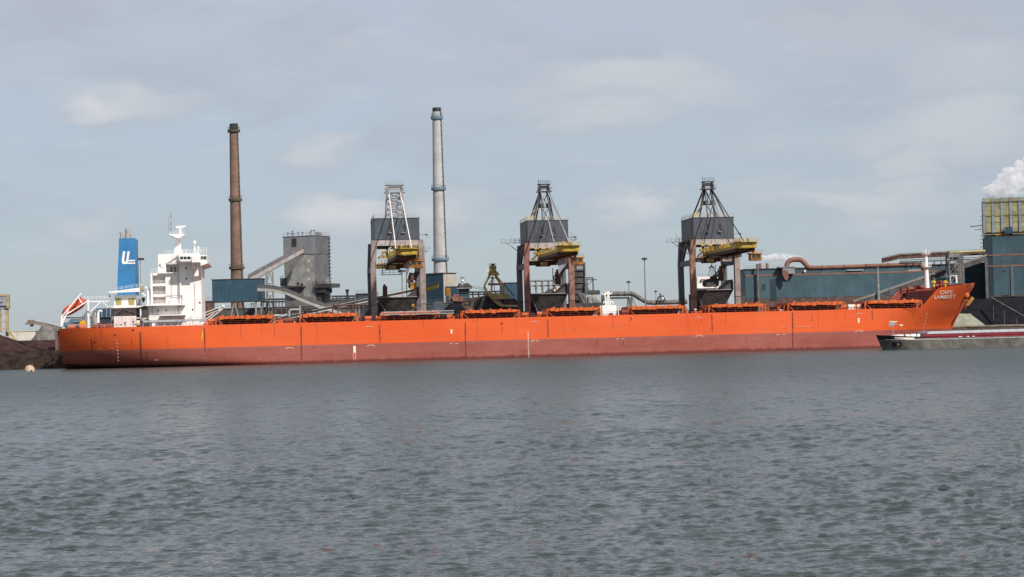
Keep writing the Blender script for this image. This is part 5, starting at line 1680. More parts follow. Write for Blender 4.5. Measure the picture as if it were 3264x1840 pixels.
# ================================================================== GREY COAL TOWER
def coal_tower():
    c = W.pt(1007, 970, 845)
    G = Frame(R(-26), c.x, 845)
    zt, zm = G.pt(1007, 752, 0).z, G.pt(1007, 808, 0).z
    wl = -G.pt(906, 850, 0).x
    dr = 12.5
    t = thing('coal_tower', 'square grey concrete coal tower with metal-clad top', 'tower', G, (-wl / 2, dr / 2, GZ))
    part('concrete_shaft', mt['tower'], t, lambda m: m.box(-wl, 0, 0, dr, GZ, zm))
    hd = part('clad_head', mt['clad'], t, lambda m: m.box(-wl - .15, .15, -.15, dr + .15, zm + .004, zt))
    n = 9
    for k in range(n):
        a = -wl + wl * k / n
        part('cladding_sheet', mt['clad'], hd, lambda m: m.box(a + .05, a + wl / n - .05, -.28, -.155, zm + .1 - .4 * random.random(), zt - .1))
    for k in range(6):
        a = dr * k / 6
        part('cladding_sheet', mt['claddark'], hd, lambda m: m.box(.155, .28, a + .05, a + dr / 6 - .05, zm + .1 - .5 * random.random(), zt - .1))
    part('roof_edge', mt['claddark'], hd, lambda m: m.box(-wl - .4, .4, -.4, dr + .4, zt + .004, zt + .35))
    part('roof_railing', mt['steel'], hd, lambda m: (m.rail((-wl, 0, zt + .35), (0, 0, zt + .35), 1.4, 2, .1, 2), m.rail((0, 0, zt + .35), (0, dr, zt + .35), 1.4, 2, .1, 2)))
    rr = random.Random(4)
    for k in range(9):
        u = -wl + wl * rr.random()
        hh_ = rr.uniform(1.5, 2.6)
        part('roof_lamp', mt['frame'], hd, lambda m: (m.bar((u, 2, zt + .35), (u, 2, zt + hh_), .14), m.box(u - .5, u + .5, 1.8, 2.2, zt + hh_ + .004, zt + hh_ + .3)))
    part('roof_house', mt['clad'], hd, lambda m: m.box(-2.6, -.8, 5, 8, zt + .36, zt + 2.0))
    # sooty face on the side away from the wind and the slots in the front
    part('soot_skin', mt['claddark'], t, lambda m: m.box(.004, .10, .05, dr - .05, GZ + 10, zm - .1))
    for (x, y) in ((983, 833), (983, 862), (983, 890), (950, 905), (962, 908)):
        part('opening', mt['gallery'] if y < 900 else mt['soot'], t, lambda m: m.pbox(x - 4, y - 4.5, x + 4, y + 4.5, -.12, -.02), G)
    part('clean_patch', mt['patch'], t, lambda m: m.ppoly([(970, 812), (981, 809), (1000, 811), (1003, 832), (999, 850), (1003, 870), (1001, 915), (985, 923), (990, 945), (972, 950), (966, 925), (950, 914), (916, 910), (912, 900), (925, 880), (935, 862), (947, 842)], -.07, -.004), G)
    part('upper_hatch', mt['soot'], t, lambda m: m.pbox(930, 760, 944, 785, -.5, -.29), G)
    # platforms
    pl = part('side_platform', mt['plant'], t, lambda m: (m.box(.4, 9.0, -1.2, 6, G.pt(1040, 911, -2).z - .8, G.pt(1040, 904, -2).z), m.box(.4, 5.5, -.6, 5, G.pt(1040, 925, -2).z - 1, G.pt(1040, 912, -2).z - .81), m.box(.15, 2.2, .4, 8, GZ + 2, G.pt(1040, 926, -2).z - 1.01)), G)
    part('platform_cage', mt['steel'], pl, lambda m: (m.rail((.6, -1.1, G.pt(1040, 904, -2).z), (8.5, -1.1, G.pt(1040, 904, -2).z), 3.0, 1.4, .12, 3), m.box(.6, 5.5, 0, 3, G.pt(1040, 904, -2).z + .004, G.pt(1040, 904, -2).z + 2.7)), G)
    part('side_platform', mt['plant'], t, lambda m: (m.pbox(893, 912, 963, 917, -3.0, -.02), m.ppoly([(935, 917), (963, 917), (950, 925), (935, 924)], -2.5, -.03)), G)
    part('corner_stair', mt['plant'], t, lambda m: (m.pbox(893, 887, 907, 912, -1.5, 1), m.pbar((893, 880, -1.5), (893, 887, -1.5), .2), m.pbar((900, 878, -1.5), (900, 887, -1.5), .2)), G)
    part('edge_ladder', mt['frame'], t, lambda m: [m.box(.3, .9, dr - 1.2, dr - .4, z, z + .5) for z in np.arange(GZ + 6, zt, 1.6)])
coal_tower()

# ================================================================== CONVEYORS AND TRANSFER HOUSE
def gallery(name, label, Y0, Y1, pts, h, wd, mat_side, mat_roof, cat='conveyor', frame=W, legs=None, roof_h=.7, bottom=False):
    """an enclosed conveyor bridge through photo points on its lower edge, at depths from Y0 to Y1"""
    n = len(pts)
    P = [frame.pt(x, y, Y0 + (Y1 - Y0) * i / (n - 1)) for i, (x, y) in enumerate(pts)]
    base = ((P[0].x + P[-1].x) / 2, (Y0 + Y1) / 2, min(p.z for p in P))
    t = thing(name, label, cat, frame, base)
    for i in range(n - 1):
        a, b = P[i], P[i + 1]
        L = (b - a).length
        k = max(1, int(round(L / 6.0)))
        for j in range(k):
            p, q = a.lerp(b, j / k), a.lerp(b, (j + 1) / k - .004)
            def seg(m):
                vs_ = []
                for c in (p, q):
                    vs_ += [(c.x, c.y, c.z), (c.x, c.y + wd, c.z), (c.x, c.y + wd, c.z + h), (c.x, c.y, c.z + h)]
                m.add(vs_, [(0, 1, 2, 3), (7, 6, 5, 4), (0, 4, 5, 1), (1, 5, 6, 2), (2, 6, 7, 3), (3, 7, 4, 0)])
            part('gallery_section', mt[mat_side], t, seg)
        def roof(m):
            vs_ = []
            for c in (a, b):
                vs_ += [(c.x, c.y - .3, c.z + h + .01), (c.x, c.y + wd + .3, c.z + h + .01), (c.x, c.y + wd * .95, c.z + h + roof_h), (c.x, c.y + .02, c.z + h + roof_h)]
            m.add(vs_, [(0, 1, 2, 3), (7, 6, 5, 4), (0, 4, 5, 1), (1, 5, 6, 2), (2, 6, 7, 3), (3, 7, 4, 0)])
        part('gallery_roof', mt[mat_roof], t, roof)
        if bottom:
            part('bottom_flange', mt['gallery'], t, lambda m: m.bar(a + Vector((0, -.2, .1)), b + Vector((0, -.2, .1)), .3, .4))
        part('edge_rail', mt['steel'], t, lambda m: m.bar(a + Vector((0, -.15, h + .9)), b + Vector((0, -.15, h + .9)), .12))
    if legs:
        for (x, yt, Yl, w) in legs:
            p = frame.pt(x, yt, Yl)
            def lg(m):
                zt = p.z
                for s in (-1, 1):
                    m.bar((p.x + s * w, Yl, GZ), (p.x + s * w * .6, Yl, zt), .35)
                nn = max(2, int((zt - GZ) / 4))
                for k in range(nn):
                    z0, z1 = GZ + (zt - GZ) * k / nn, GZ + (zt - GZ) * (k + 1) / nn
                    m.bar((p.x - w * .9, Yl, z0), (p.x + w * .8, Yl, z1), .2)
                    m.bar((p.x + w * .9, Yl, z0), (p.x - w * .8, Yl, z1), .2)
            part('trestle', mt['steel'], t, lg)
    return t
gallery('conveyor_bridge', 'steep inclined conveyor gallery rising to the coal tower', 806, 838, ((790, 903), (967, 806)), 1.9, 3.0, 'gallerymid', 'galleryroof', roof_h=1.7)
gallery('conveyor_bridge', 'pale conveyor gallery curving down from the teal transfer house', 790, 772, ((820, 928), (850, 929), (880, 932), (915, 941), (960, 960), (1005, 978), (1060, 996), (1116, 1012)), 1.75, 3.0, 'gallery', 'galleryroof', roof_h=.8)
gallery('conveyor_bridge', 'long low open conveyor rising behind the pale-legged crane', 742, 728, ((870, 1028), (1000, 999), (1172, 962), (1315, 933), (1330, 929)), 1.2, 2.6, 'plant', 'gallery', legs=((960, 1006, 742, .9), (1140, 968, 736, 1.0)), roof_h=.16, bottom=True)
gallery('stacker_boom', 'short yellow stacker boom with open lattice side, beside the blue building', 730, 724, ((1356, 930), (1398, 917)), 1.5, 2.2, 'yellow', 'frame', cat='stacker boom', roof_h=.6)

def transfer_house():
    F = Frame(R(2), W.pt(756, 960, 800).x, 800)
    a, b = F.pt(676, 925, 0), F.pt(837, 925, 0)
    zt, zb = F.pt(756, 891, 0).z, F.pt(756, 960, 0).z
    t = thing('transfer_house', 'teal metal-clad transfer house raised on V-shaped grey legs', 'building', F, ((a.x + b.x) / 2, 5, GZ))
    bd = part('clad_body', mt['teal'], t, lambda m: m.box(a.x, b.x, 0, 11, zb, zt))
    n = 12
    for k in range(n):
        x0 = a.x + (b.x - a.x) * k / n
        part('cladding_sheet', mt['teal'], bd, lambda m: m.box(x0 + .03, x0 + (b.x - a.x) / n - .03, -.10, -.004, zb + .05, zt - .25))
    part('roof_edge', mt['frame'], bd, lambda m: m.box(a.x - .25, b.x + .25, -.3, 11.3, zt + .004, zt + .3))
    part('dark_end_panel', mt['tealdark'], bd, lambda m: m.pbox(824, 930, 836, 958, -.22, -.105), F)  # darker plate set proud of the wall at its right end
    part('floor_edge', mt['frame'], bd, lambda m: m.box(a.x - .1, b.x + .1, -.2, 11.2, zb - .35, zb - .004))
    for (x0, y0, x1, y1, d, w) in ((746, 962, 719, 1022, .5, .6), (748, 962, 780, 1022, .5, .6), (681, 962, 681, 1025, .5, .75), (760, 962, 735, 1022, 9, .5), (772, 962, 795, 1022, 9, .5), (816, 962, 816, 1022, .6, .75), (833, 962, 833, 1022, 6, .6), (700, 1010, 745, 985, 5, .35)):
        part('support_leg', mt['steel'], t, lambda m: m.bar(tuple(F.pt(x0, y0, d)), (F.pt(x1, y1, d).x, d, GZ), w))
    part('hoist_cage', mt['louvre'], t, lambda m: (m.pbox(799, 967, 815, 969, 1, 3), m.pbox(799, 977, 815, 979, 1, 3), m.pbox(799, 969.1, 801, 976.9, 1, 3), m.pbox(806, 969.1, 808, 976.9, 1, 3), m.pbox(813, 969.1, 815, 976.9, 1, 3)), F)
transfer_house()

def lattice_tower(label, x0, x1, ytop, Y, mat='steel', name='lattice_tower', nn=6, w=.42, cat='lattice tower'):
    a, b = W.pt(x0, ytop, Y), W.pt(x1, ytop, Y)
    hw, c = (b.x - a.x) / 2, (a.x + b.x) / 2
    t = thing(name, label, cat, W, (c, Y, GZ))
    zt = a.z
    for sx in (-1, 1):
        for sy in (-1, 1):
            part('corner_post', mt[mat], t, lambda m: m.bar((c + sx * hw, Y + sy * hw, GZ), (c + sx * hw, Y + sy * hw, zt), w))
    for y in (Y - hw, Y + hw):
      def br(m):
        for k in range(nn):
            z0, z1 = GZ + (zt - GZ) * k / nn, GZ + (zt - GZ) * (k + 1) / nn
            if 1:
                m.bar((c - hw, y, z0), (c, y, z1), w * .55)
                m.bar((c + hw, y, z0), (c, y, z1), w * .55)
                m.bar((c - hw, y, z1), (c + hw, y, z1), w * .6)
      part('bracing', mt[mat], t, br)
    return t
lattice_tower('slender grey lattice trestle under the steep conveyor gallery', 849, 869, 866, 815)

# ------------------------------------------------------------------ low dark plant behind the ship
def shed(label, x0, y0, x1, d, depth, mat, roofmat=None, frame=Q, name='shed', rails=True, cat='shed', door=None):
    a, b = frame.pt(x0, y0, d), frame.pt(x1, y0, d)
    zt = (a.z + b.z) / 2
    t = thing(name, label, cat, frame, ((a.x + b.x) / 2, d + depth / 2, GZ))
    bd = part('wall', mt[mat], t, lambda m: m.box(a.x, b.x, d, d + depth, GZ, zt))
    part('roof', mt[roofmat or 'frame'], t, lambda m: m.box(a.x - .3, b.x + .3, d - .3, d + depth + .3, zt + .004, zt + .35))
    n = max(2, int((b.x - a.x) / 3.2))
    for k in range(n):
        x = a.x + (b.x - a.x) * k / n
        part('wall_panel', mt[mat], bd, lambda m: m.box(x + .06, x + (b.x - a.x) / n - .06, d - .14, d - .004, GZ + .5, zt - .2 - .3 * random.random()))
    if rails:
        part('roof_railing', mt['plant'], t, lambda m: m.rail((a.x, d, zt + .35), (b.x, d, zt + .35), 1.3, 2.4, .1, 2))
    return t
shed('dark low plant building under the teal transfer house', 640, 985, 870, 235, 20, 'plant', cat='building', name='plant_building')
shed('brown-black plant building with a railed roof by the coal tower', 840, 979, 1062, 215, 18, 'plantbrown', cat='building', name='plant_building')
shed('dark plant building with low roof between coal tower and crane', 1040, 958, 1190, 190, 16, 'plant', cat='building', name='plant_building')
shed('dark shed with a raised flat roof left of the pale-legged crane', 1138, 938, 1180, 170, 10, 'tealdark', cat='shed')
def pipe_rack(label, x0, x1, y, d, n, frame=Q, mat='plant', hgt=2.2):
    a, b = frame.pt(x0, y, d), frame.pt(x1, y, d)
    z = (a.z + b.z) / 2
    t = thing('pipe_rack', label, 'pipe rack', frame, ((a.x + b.x) / 2, d + 1, GZ))
    for k in range(n + 1):
        x = a.x + (b.x - a.x) * k / n
        part('rack_post', mt[mat], t, lambda m: (m.bar((x, d, GZ), (x, d, z), .4), m.bar((x, d + 3, GZ), (x, d + 3, z), .4), m.bar((x, d - .3, z - hgt * .5), (x, d + 3.3, z - hgt * .5), .3)))
    for k in range(3):
        part('rack_pipe', mt[mat], t, lambda m: m.tube((a.x, d + .6 + k * .9, z - hgt * .5 * (k % 2)), (b.x, d + .6 + k * .9, z - hgt * .5 * (k % 2)), .25 + .08 * k, n=8))
    return t
pipe_rack('dark pipe rack with a railed top left of the coal tower', 838, 910, 954, 205, 7)
pipe_rack('dark pipe rack between the coal tower and the first crane', 1060, 1142, 944, 215, 6)
pipe_rack('thin dark pipe rack behind the yellow reclaimer', 1490, 1600, 930, 230, 6)
pipe_rack('grey steel frame over the hopper of the red-brown-legged crane', 1690, 1790, 894, 140, 5, hgt=4.0, mat='steel')
def yard_pipe():
    t = thing('yard_pipework', 'pale looped pipework above the deck between two hatches', 'pipework', Q, (Q.pt(950, 1000, 70).x, 70, GZ))
    part('pipe', mt['galv'], t, lambda m: m.path([Q.pt(922, 1010, 70), Q.pt(922, 992, 70), Q.pt(926, 988, 70), Q.pt(954, 987, 70)], .35, 8), smooth=True)
    part('pipe', mt['galv'], t, lambda m: m.path([Q.pt(873, 1006, 71), Q.pt(905, 1007, 71), Q.pt(918, 1003, 71)], .4, 8), smooth=True)
    part('post', mt['steel'], t, lambda m: m.bar((Q.pt(956, 975, 70).x, 70, GZ), tuple(Q.pt(956, 975, 70)), .7))
yard_pipe()
pipe_rack('dark braced pipe rack above the deck between the first two hatches', 880, 1010, 984, 120, 8)
pipe_rack('low brown pipe rack behind the third hatch cover', 1060, 1190, 972, 110, 8, mat='plantbrown')
shed('low sooty shed between the coal heaps and the rusty reclaimer', 1352, 968, 1450, 135, 10, 'plant', rails=True)
shed('low dark shed behind the turntable of the yellow reclaimer', 1480, 960, 1560, 140, 10, 'plantbrown', rails=True)
def funnel_stack():
    p = W.pt(1107, 926, 790)
    t = thing('vent_stack', 'short black flared vent stack beside the coal tower', 'stack', W, (p.x, 790, GZ))
    part('pipe', mt['soot'], t, lambda m: m.tube((p.x, 790, GZ), (p.x, 790, p.z - 1.2), .45, n=10))
    part('cap', mt['soot'], t, lambda m: m.lathe([(.45, -1.2), (.75, -.2), (.75, .4), (.5, .45)], (p.x, 790, p.z), 10))
funnel_stack()
for (x, y, d, lu, lv, mat, lab, sd_) in ((1185, 984, 62, 13, 12, 'greycoal', 'dusty grey coal heap at the foot of the pale-legged crane', 1.1), (1395, 960, 95, 17, 26, 'greycoal', 'dusty coal heap in front of the blue building', 2.2),
                                        (1450, 968, 66, 20, 14, 'coal', 'black coal heap below the rusty reclaimer boom', 3.3), (1560, 945, 110, 40, 26, 'coal', 'long black coal heap behind the yellow reclaimer', 4.4)):
    p = Q.pt(x, y, d)
    heap('coal_heap', mt[mat], lab, Q, (p.x, d, GZ), lu * 1.5, lv, p.z - GZ, sd_, top=.12)

# ------------------------------------------------------------------ building at the foot of the pale chimney
def corner_building(label, xc, xl, xr, ytop, Y, rot, ml, mr, trim, extra=None):
    c = W.pt(xc, ytop, Y)
    F = Frame(rot, c.x, Y)
    wl = -F.pt(xl, ytop, 0).x
    # right face: find its depth so that it ends at xr
    d = 1.0
    while d < 60:
        p = F.world((0, d, c.z)) - CAM
        k = p.dot(FW)
        if PW / 2 + FPX * p.dot(RT) / k >= xr:
            break
        d += .25
    t = thing('plant_building', label, 'building', F, (-wl / 2, d / 2, GZ))
    bd = part('wall', mt[ml], t, lambda m: m.box(-wl, 0, 0, d, GZ, c.z))
    n = max(3, int(wl / 1.6))
    for k in range(n):
        part('cladding_sheet', mt[ml], bd, lambda m: m.box(-wl + wl * k / n + .03, -wl + wl * (k + 1) / n - .03, -.1, -.004, GZ + .3, c.z - 1.0))
    n = max(3, int(d / 2.0))
    for k in range(n):
        part('cladding_sheet', mt[mr], bd, lambda m: m.box(.004, .10, d * k / n + .03, d * (k + 1) / n - .03, GZ + .3, c.z - .3))
    part('roof_edge', mt[trim], t, lambda m: m.box(-wl - .25, .25, -.25, d + .25, c.z + .004, c.z + .4))
    return t, F, c, wl, d
corner_building('blue-clad building with beige end wall at the foot of the pale chimney', 1412.5, 1357, 1453, 872, 850, R(-40), 'teal', 'beige', 'plantbrown')
corner_building('low blue building with beige top behind the rusty reclaimer boom', 1466, 1419, 1480, 913, 822, R(-12), 'teal', 'clad', 'beige')
def cabin_tower():
    t = thing('machine_cabin', 'teal steel cabin tower with a dark machine head and rotating lamp', 'cabin tower', W, (W.pt(1482, 960, 790).x, 790, GZ))
    part('tower_body', mt['tealgrey'], t, lambda m: m.pbox(1464, 922, 1496, 990, 788, 796), W)
    part('platform', mt['steel'], t, lambda m: m.pbox(1456, 917.5, 1502, 920.5, 786, 797), W)
    hd = part('machine_head', mt['plant'], t, lambda m: (m.ppoly([(1470, 917), (1476, 905), (1490, 902), (1504, 912), (1505, 916)], 787, 795), m.ppoly([(1458, 912), (1462, 902), (1470, 904), (1472, 916)], 788, 794)), W)
    part('lamp', mt['white_dirty'], hd, lambda m: m.ball(tuple(W.pt(1474, 896, 789)), .7, 10), smooth=True)
    part('lamp_bow', mt['frame'], hd, lambda m: (m.pbar((1466, 885.5, 789), (1480, 885, 789), .3), m.pbar((1473, 886, 789), (1473, 898, 789), .3), m.pbar((1467, 892, 789), (1481, 892, 789), .25)), W)
    part('front_rail', mt['frame'], t, lambda m: m.rail(tuple(W.pt(1462, 937, 787)), tuple(W.pt(1496, 937, 787)), 1.2, 1.4, .12, 2))
cabin_tower()

# ------------------------------------------------------------------ bucket-wheel reclaimer, rusty yellow
def reclaimer():
    d = 88.0
    c = Q.pt(1583, 980, d)
    t = thing('bucket_reclaimer', 'rusty yellow A-frame reclaimer standing between two cranes', 'reclaimer', Q, (c.x, d, GZ))
    P = lambda *a: m_.pbar(*a)
    for (x0, y0, x1, y1, dd, w, mat) in ((1563, 874, 1543, 912, d, .75, 'yellowpale'), (1543, 912, 1552, 934, d, .75, 'yellowpale'), (1577, 874, 1612, 934, d, .8, 'yellowpale'), (1570, 876, 1566, 934, d + 5, .6, 'yellowpale'),
                                         (1556, 907, 1602, 906, d, .75, 'pipe'), (1560, 886, 1588, 886, d, .3, 'frame'), (1557, 906, 1573, 886, d, .25, 'frame'), (1574, 886, 1576, 932, d, .22, 'frame'), (1600, 906, 1578, 886, d, .22, 'frame'),
                                         (1577, 874, 1640, 945, d + 6, .35, 'plantbrown'), (1552, 934, 1578, 962, d, .8, 'yellowpale')):
        part('frame_member', mt[mat], t, lambda m: m.pbar((x0, y0, dd), (x1, y1, dd), w), Q)
    hd = part('frame_head', mt['yellowpale'], t, lambda m: (m.pbox(1562, 846, 1582, 866, d - 1.5, d + 1.5), m.ppoly([(1556, 872), (1564, 862), (1586, 866), (1593, 876), (1588, 879), (1560, 877)], d - 1, d + 1)), Q)
    part('head_deck', mt['frame'], hd, lambda m: (m.pbox(1561, 840.5, 1583, 842, d - 2, d + 2), m.pbox(1568, 842.1, 1576, 845.9, d - 1, d + 1), m.pbox(1561, 853, 1583, 854.5, d - 1.7, d - 1.52)), Q)
    for x, y, r_ in ((1554, 865, .65), (1572, 872, .35)):
        part('sheave', mt['white_dirty'], hd, lambda m: m.tube(tuple(Q.pt(x, y, d - 1.4)), tuple(Q.pt(x, y, d - .4)), r_, n=10))
    tb = part('turntable', mt['yellowpale'], t, lambda m: (m.ppoly([(1552, 934), (1615, 937), (1628, 944), (1622, 950), (1600, 954), (1570, 956)], d - 4, d + 6), m.ppoly([(1558, 945), (1570, 955), (1612, 972), (1605, 980), (1585, 972)], d - 4.5, d - 3)), Q)
    part('boom_box', mt['plantbrown'], t, lambda m: m.ppoly([(1600, 954), (1640, 951), (1652, 962), (1655, 973), (1612, 971)], d - 3.5, d + 3), Q)
    part('boom_skirt', mt['cream'], t, lambda m: m.ppoly([(1611, 972), (1655, 972), (1655, 978), (1610, 979)], d - 3.7, d - 3), Q)
    part('boom_floor', mt['soot'], t, lambda m: m.pbox(1600, 979.5, 1655, 986, d - 3.5, d + 3), Q)
    part('undercarriage', mt['plant'], t, lambda m: (m.ppoly([(1500, 950), (1552, 943), (1590, 975), (1500, 986)], d - 2, d + 4), m.pbox(1530, 975, 1600, 990, d - 1.5, d + 5)), Q)
    part('strut', mt['steel'], t, lambda m: m.ppoly([(1540, 946), (1548, 946), (1533, 990), (1524, 990)], d - 3.4, d - 2.4), Q)
    # long bucket boom to the left, rust brown, with its wheel
    part('bucket_boom', mt['plantbrown'], t, lambda m: (m.ppoly([(1432, 955), (1440, 948), (1475, 965), (1512, 984), (1505, 990), (1490, 990)], d - 6, d - 3), m.ppoly([(1430, 958), (1434, 952), (1505, 950), (1552, 942), (1552, 946), (1500, 957)], d - 6.5, d - 6.05)), Q)
    part('boom_plate', mt['clad'], t, lambda m: m.ppoly([(1440, 972), (1490, 988), (1478, 1000), (1455, 992)], d - 7, d - 6.6), Q)
    part('drive_house', mt['pipe'], t, lambda m: (m.ppoly([(1438, 946), (1477, 945), (1476, 962), (1444, 960)], d - 7, d - 5), m.pbox(1446, 938, 1462, 945, d - 6.5, d - 5)), Q)
    part('mast_drum', mt['cab'], t, lambda m: (m.tube(tuple(Q.pt(1426, 918, d - 6)), tuple(Q.pt(1426, 942, d - 6)), .95, n=12), m.pbar((1434, 920, d - 6.8), (1433, 956, d - 6.8), .5)), Q)
    part('stay_rope', mt['ropes'], t, lambda m: (m.pbar((1505, 912, d), (1556, 922, d), .15), m.pbar((1505, 917, d), (1552, 926, d), .15)), Q)
reclaimer()
shed('blue-green storage shed seen behind the yellow reclaimer', 1606, 903, 1654, 200, 16, 'teal', name='shed', rails=False)

# ------------------------------------------------------------------ black process tower and ducts
def process_tower():
    d = 118.0
    t = thing('process_tower', 'sooty black process tower behind the rusty crane leg', 'tower', Q, (Q.pt(1848, 980, d).x, d + 5, GZ))
    b = part('tower_block', mt['plant'], t, lambda m: (m.pbox(1826, 836, 1866, 1000, d, d + 10), m.pbox(1822, 900, 1828, 1000, d - 1, d + 8)), Q)
    for k, y in enumerate((862, 880, 900, 918, 936)):
        part('floor_band', mt['frame'], b, lambda m: m.pbox(1824, y, 1868, y + 2.2, d - .5, d - .01), Q)
    part('pale_panel', mt['clad'], b, lambda m: m.pbox(1838, 848, 1860, 859, d - .12, d - .01), Q)
    part('roof_cage', mt['steel'], b, lambda m: m.rail(tuple(Q.pt(1840, 836, d)), tuple(Q.pt(1855, 836, d)), 1.9, .8, .1, 3))
    part('drain_pipe', mt['clad'], b, lambda m: m.tube(tuple(Q.pt(1865, 838, d - .8)), tuple(Q.pt(1868, 980, d - .8)), .3, n=8))
    part('outer_frame', mt['frame'], t, lambda m: (m.pbar((1866, 886, d), (1891, 886, d), .45), m.pbar((1890, 886, d), (1891, 930, d), .45), m.pbar((1870, 892, d), (1903, 892, d), .35), m.pbar((1871, 887, d), (1872, 930, d), .4), m.pbar((1872, 910, d), (1889, 893, d), .25), m.pbar((1872, 915, d), (1880, 926, d), .25)), Q)
    part('cage_ladder', mt['steel'], t, lambda m: [m.pbox(1864, y, 1870, y + 1.6, d - 1.6, d - 1) for y in range(900, 972, 5)], Q)
    part('lower_deck', mt['plant'], t, lambda m: (m.pbox(1868, 928, 1913, 939, d - 1, d + 5), m.pbox(1870, 925, 1911, 927.5, d - .5, d)), Q)
    for (pts, r) in (([(1846, 936), (1853, 952), (1863, 972)], .85), ([(1856, 936), (1864, 955)], .8)):
        part('chute', mt['duct'], t, lambda m: m.path([Q.pt(x, y, d - 3) for x, y in pts], r, 10), smooth=True)
    for (x, y, r) in ((1880, 957, 1.15), (1893, 957, 1.05), (1906, 968, 1.0)):
        part('vessel', mt['steel'], t, lambda m: m.lathe([(r * .3, -1.7), (r, -1.1), (r, 1.0), (r * .5, 1.5), (.1, 1.6)], tuple(Q.pt(x, y, d - 4)), 12), smooth=True)
    part('valve', mt['louvre'], t, lambda m: m.pbox(1887, 940, 1894, 949, d - 4.2, d - 3.4), Q)
    part('base_plinth', mt['plant'], t, lambda m: m.pbox(1820, 966, 1920, 1003, d - 5, d + 8), Q)
process_tower()
def small_shelf():
    d = 120.0
    t = thing('loading_ramp', 'dark machinery ramp above the hopper of the middle crane', 'ramp', Q, (Q.pt(1770, 970, d).x, d, GZ))
    part('ramp', mt['plant'], t, lambda m: m.ppoly([(1735, 938), (1752, 922), (1780, 916), (1785, 985), (1735, 985)], d, d + 5), Q)
    for (x, y) in ((1765, 928), (1774, 922), (1762, 943), (1770, 938)):
        part('pale_roller', mt['cream'], t, lambda m: m.tube(tuple(Q.pt(x, y, d - .8)), tuple(Q.pt(x + 7, y - 4, d - .8)), .45, n=8))
small_shelf()
def tarp():
    d = 64.0
    p = Q.pt(1732, 962, d)
    heap('white_heap', mt['hatchgrey'], 'small white heap in the hopper of the middle crane', Q, (Q.pt(1735, 948, d).x, d, Q.pt(1735, 947, d).z), 4.9, 3.5, 1.7, 9.1, cat='heap', top=.3)
tarp()
def duct():
    d = 128.0
    c = Q.pt(1990, 960, d)
    t = thing('gas_duct', 'thick grimy grey gas duct on trestles between the right two cranes', 'duct', Q, (c.x, d, GZ))
    K = [(1924, 985), (1924, 945), (1926, 940), (1932, 937.5), (1960, 937), (2008, 936), (2018, 938), (2052, 958), (2062, 964), (2080, 965), (2130, 964), (2190, 962)]
    part('main_duct', mt['duct'], t, lambda m: m.path([Q.pt(x, y, d) for x, y in K], .92, 14), smooth=True)
    for i, (x, y) in enumerate(((1945, 937), (1968, 937), (1990, 936.5), (2012, 937), (2034, 948), (2060, 963), (2090, 965), (2120, 964))):
        part('duct_flange', mt['plant'], t, lambda m: m.path([Q.pt(x - .9, y, d), Q.pt(x + .9, y, d)], 1.05, 14))
    part('under_walkway', mt['plant'], t, lambda m: m.pbox(1942, 947, 2006, 953, d - .5, d + 1.5), Q)
    for (x0, y0, x1, y1, w) in ((2002, 948, 1999, 1002, .5), (2006, 950, 2016, 1002, .7), (2013, 946, 2014, 1002, .6), (2015, 948, 2028, 980, .3)):
        part('trestle_leg', mt['duct'], t, lambda m: m.pbar((x0, y0, d), (x1, y1, d), w), Q)
    part('valve_group', mt['frame'], t, lambda m: (m.pbar((2105, 940, d - 1.5), (2105, 955, d - 1.5), .5), m.pbox(2102.5, 936.5, 2108, 940, d - 2, d - 1), m.pbar((2113.5, 941, d - 1.5), (2113.5, 952, d - 1.5), .35), m.path([Q.pt(x, y, d - 1.5) for x, y in ((2096, 962), (2098, 948), (2104, 945), (2114, 946), (2118, 952), (2118, 960))], .3, 8)), Q)
    part('valve_body', mt['white_dirty'], t, lambda m: m.ball(tuple(Q.pt(2112, 952, d - 2)), .55, 10), smooth=True)
duct()
def ship_wheelhouse():  # plain white blocks standing in for another ship's wheelhouse
    d = 150.0
    t = thing('white_wheelhouse', 'white wheelhouse of another ship with arched dark emblem seen through crane legs', 'building', Q, (Q.pt(2258, 930, d).x, d + 5, GZ))
    w_ = part('upper_floor', mt['white_dirty'], t, lambda m: m.pbox(2222, 882, 2290, 918, d, d + 10), Q)
    part('lower_floor', mt['white_dirty'], t, lambda m: (m.pbox(2227, 919.5, 2283, 1000, d + 1, d + 10), m.pbox(2224, 916.5, 2288, 919.2, d - 1, d + 10)), Q)
    part('roof_rail', mt['steel'], t, lambda m: m.rail(tuple(Q.pt(2223, 882, d)), tuple(Q.pt(2290, 882, d)), 1.0, 2, .1, 2))
    part('emblem', mt['tealdark'], w_, lambda m: m.ppoly([(2230, 902), (2230.5, 895), (2234, 890.5), (2239, 889), (2239, 893.5), (2235.5, 895), (2235, 902)], d - .12, d - .01), Q)
    part('emblem', mt['tealdark'], w_, lambda m: m.ppoly([(2236.5, 900), (2237, 896), (2239.5, 895), (2239.5, 900)], d - .12, d - .01), Q)
    part('door', mt['plantbrown'], w_, lambda m: m.pbox(2241, 890, 2248, 905, d - .1, d - .01), Q)
    part('porthole', mt['window'], t, lambda m: m.pbox(2257, 929, 2262, 933, d + .9, d + .97), Q)
ship_wheelhouse()

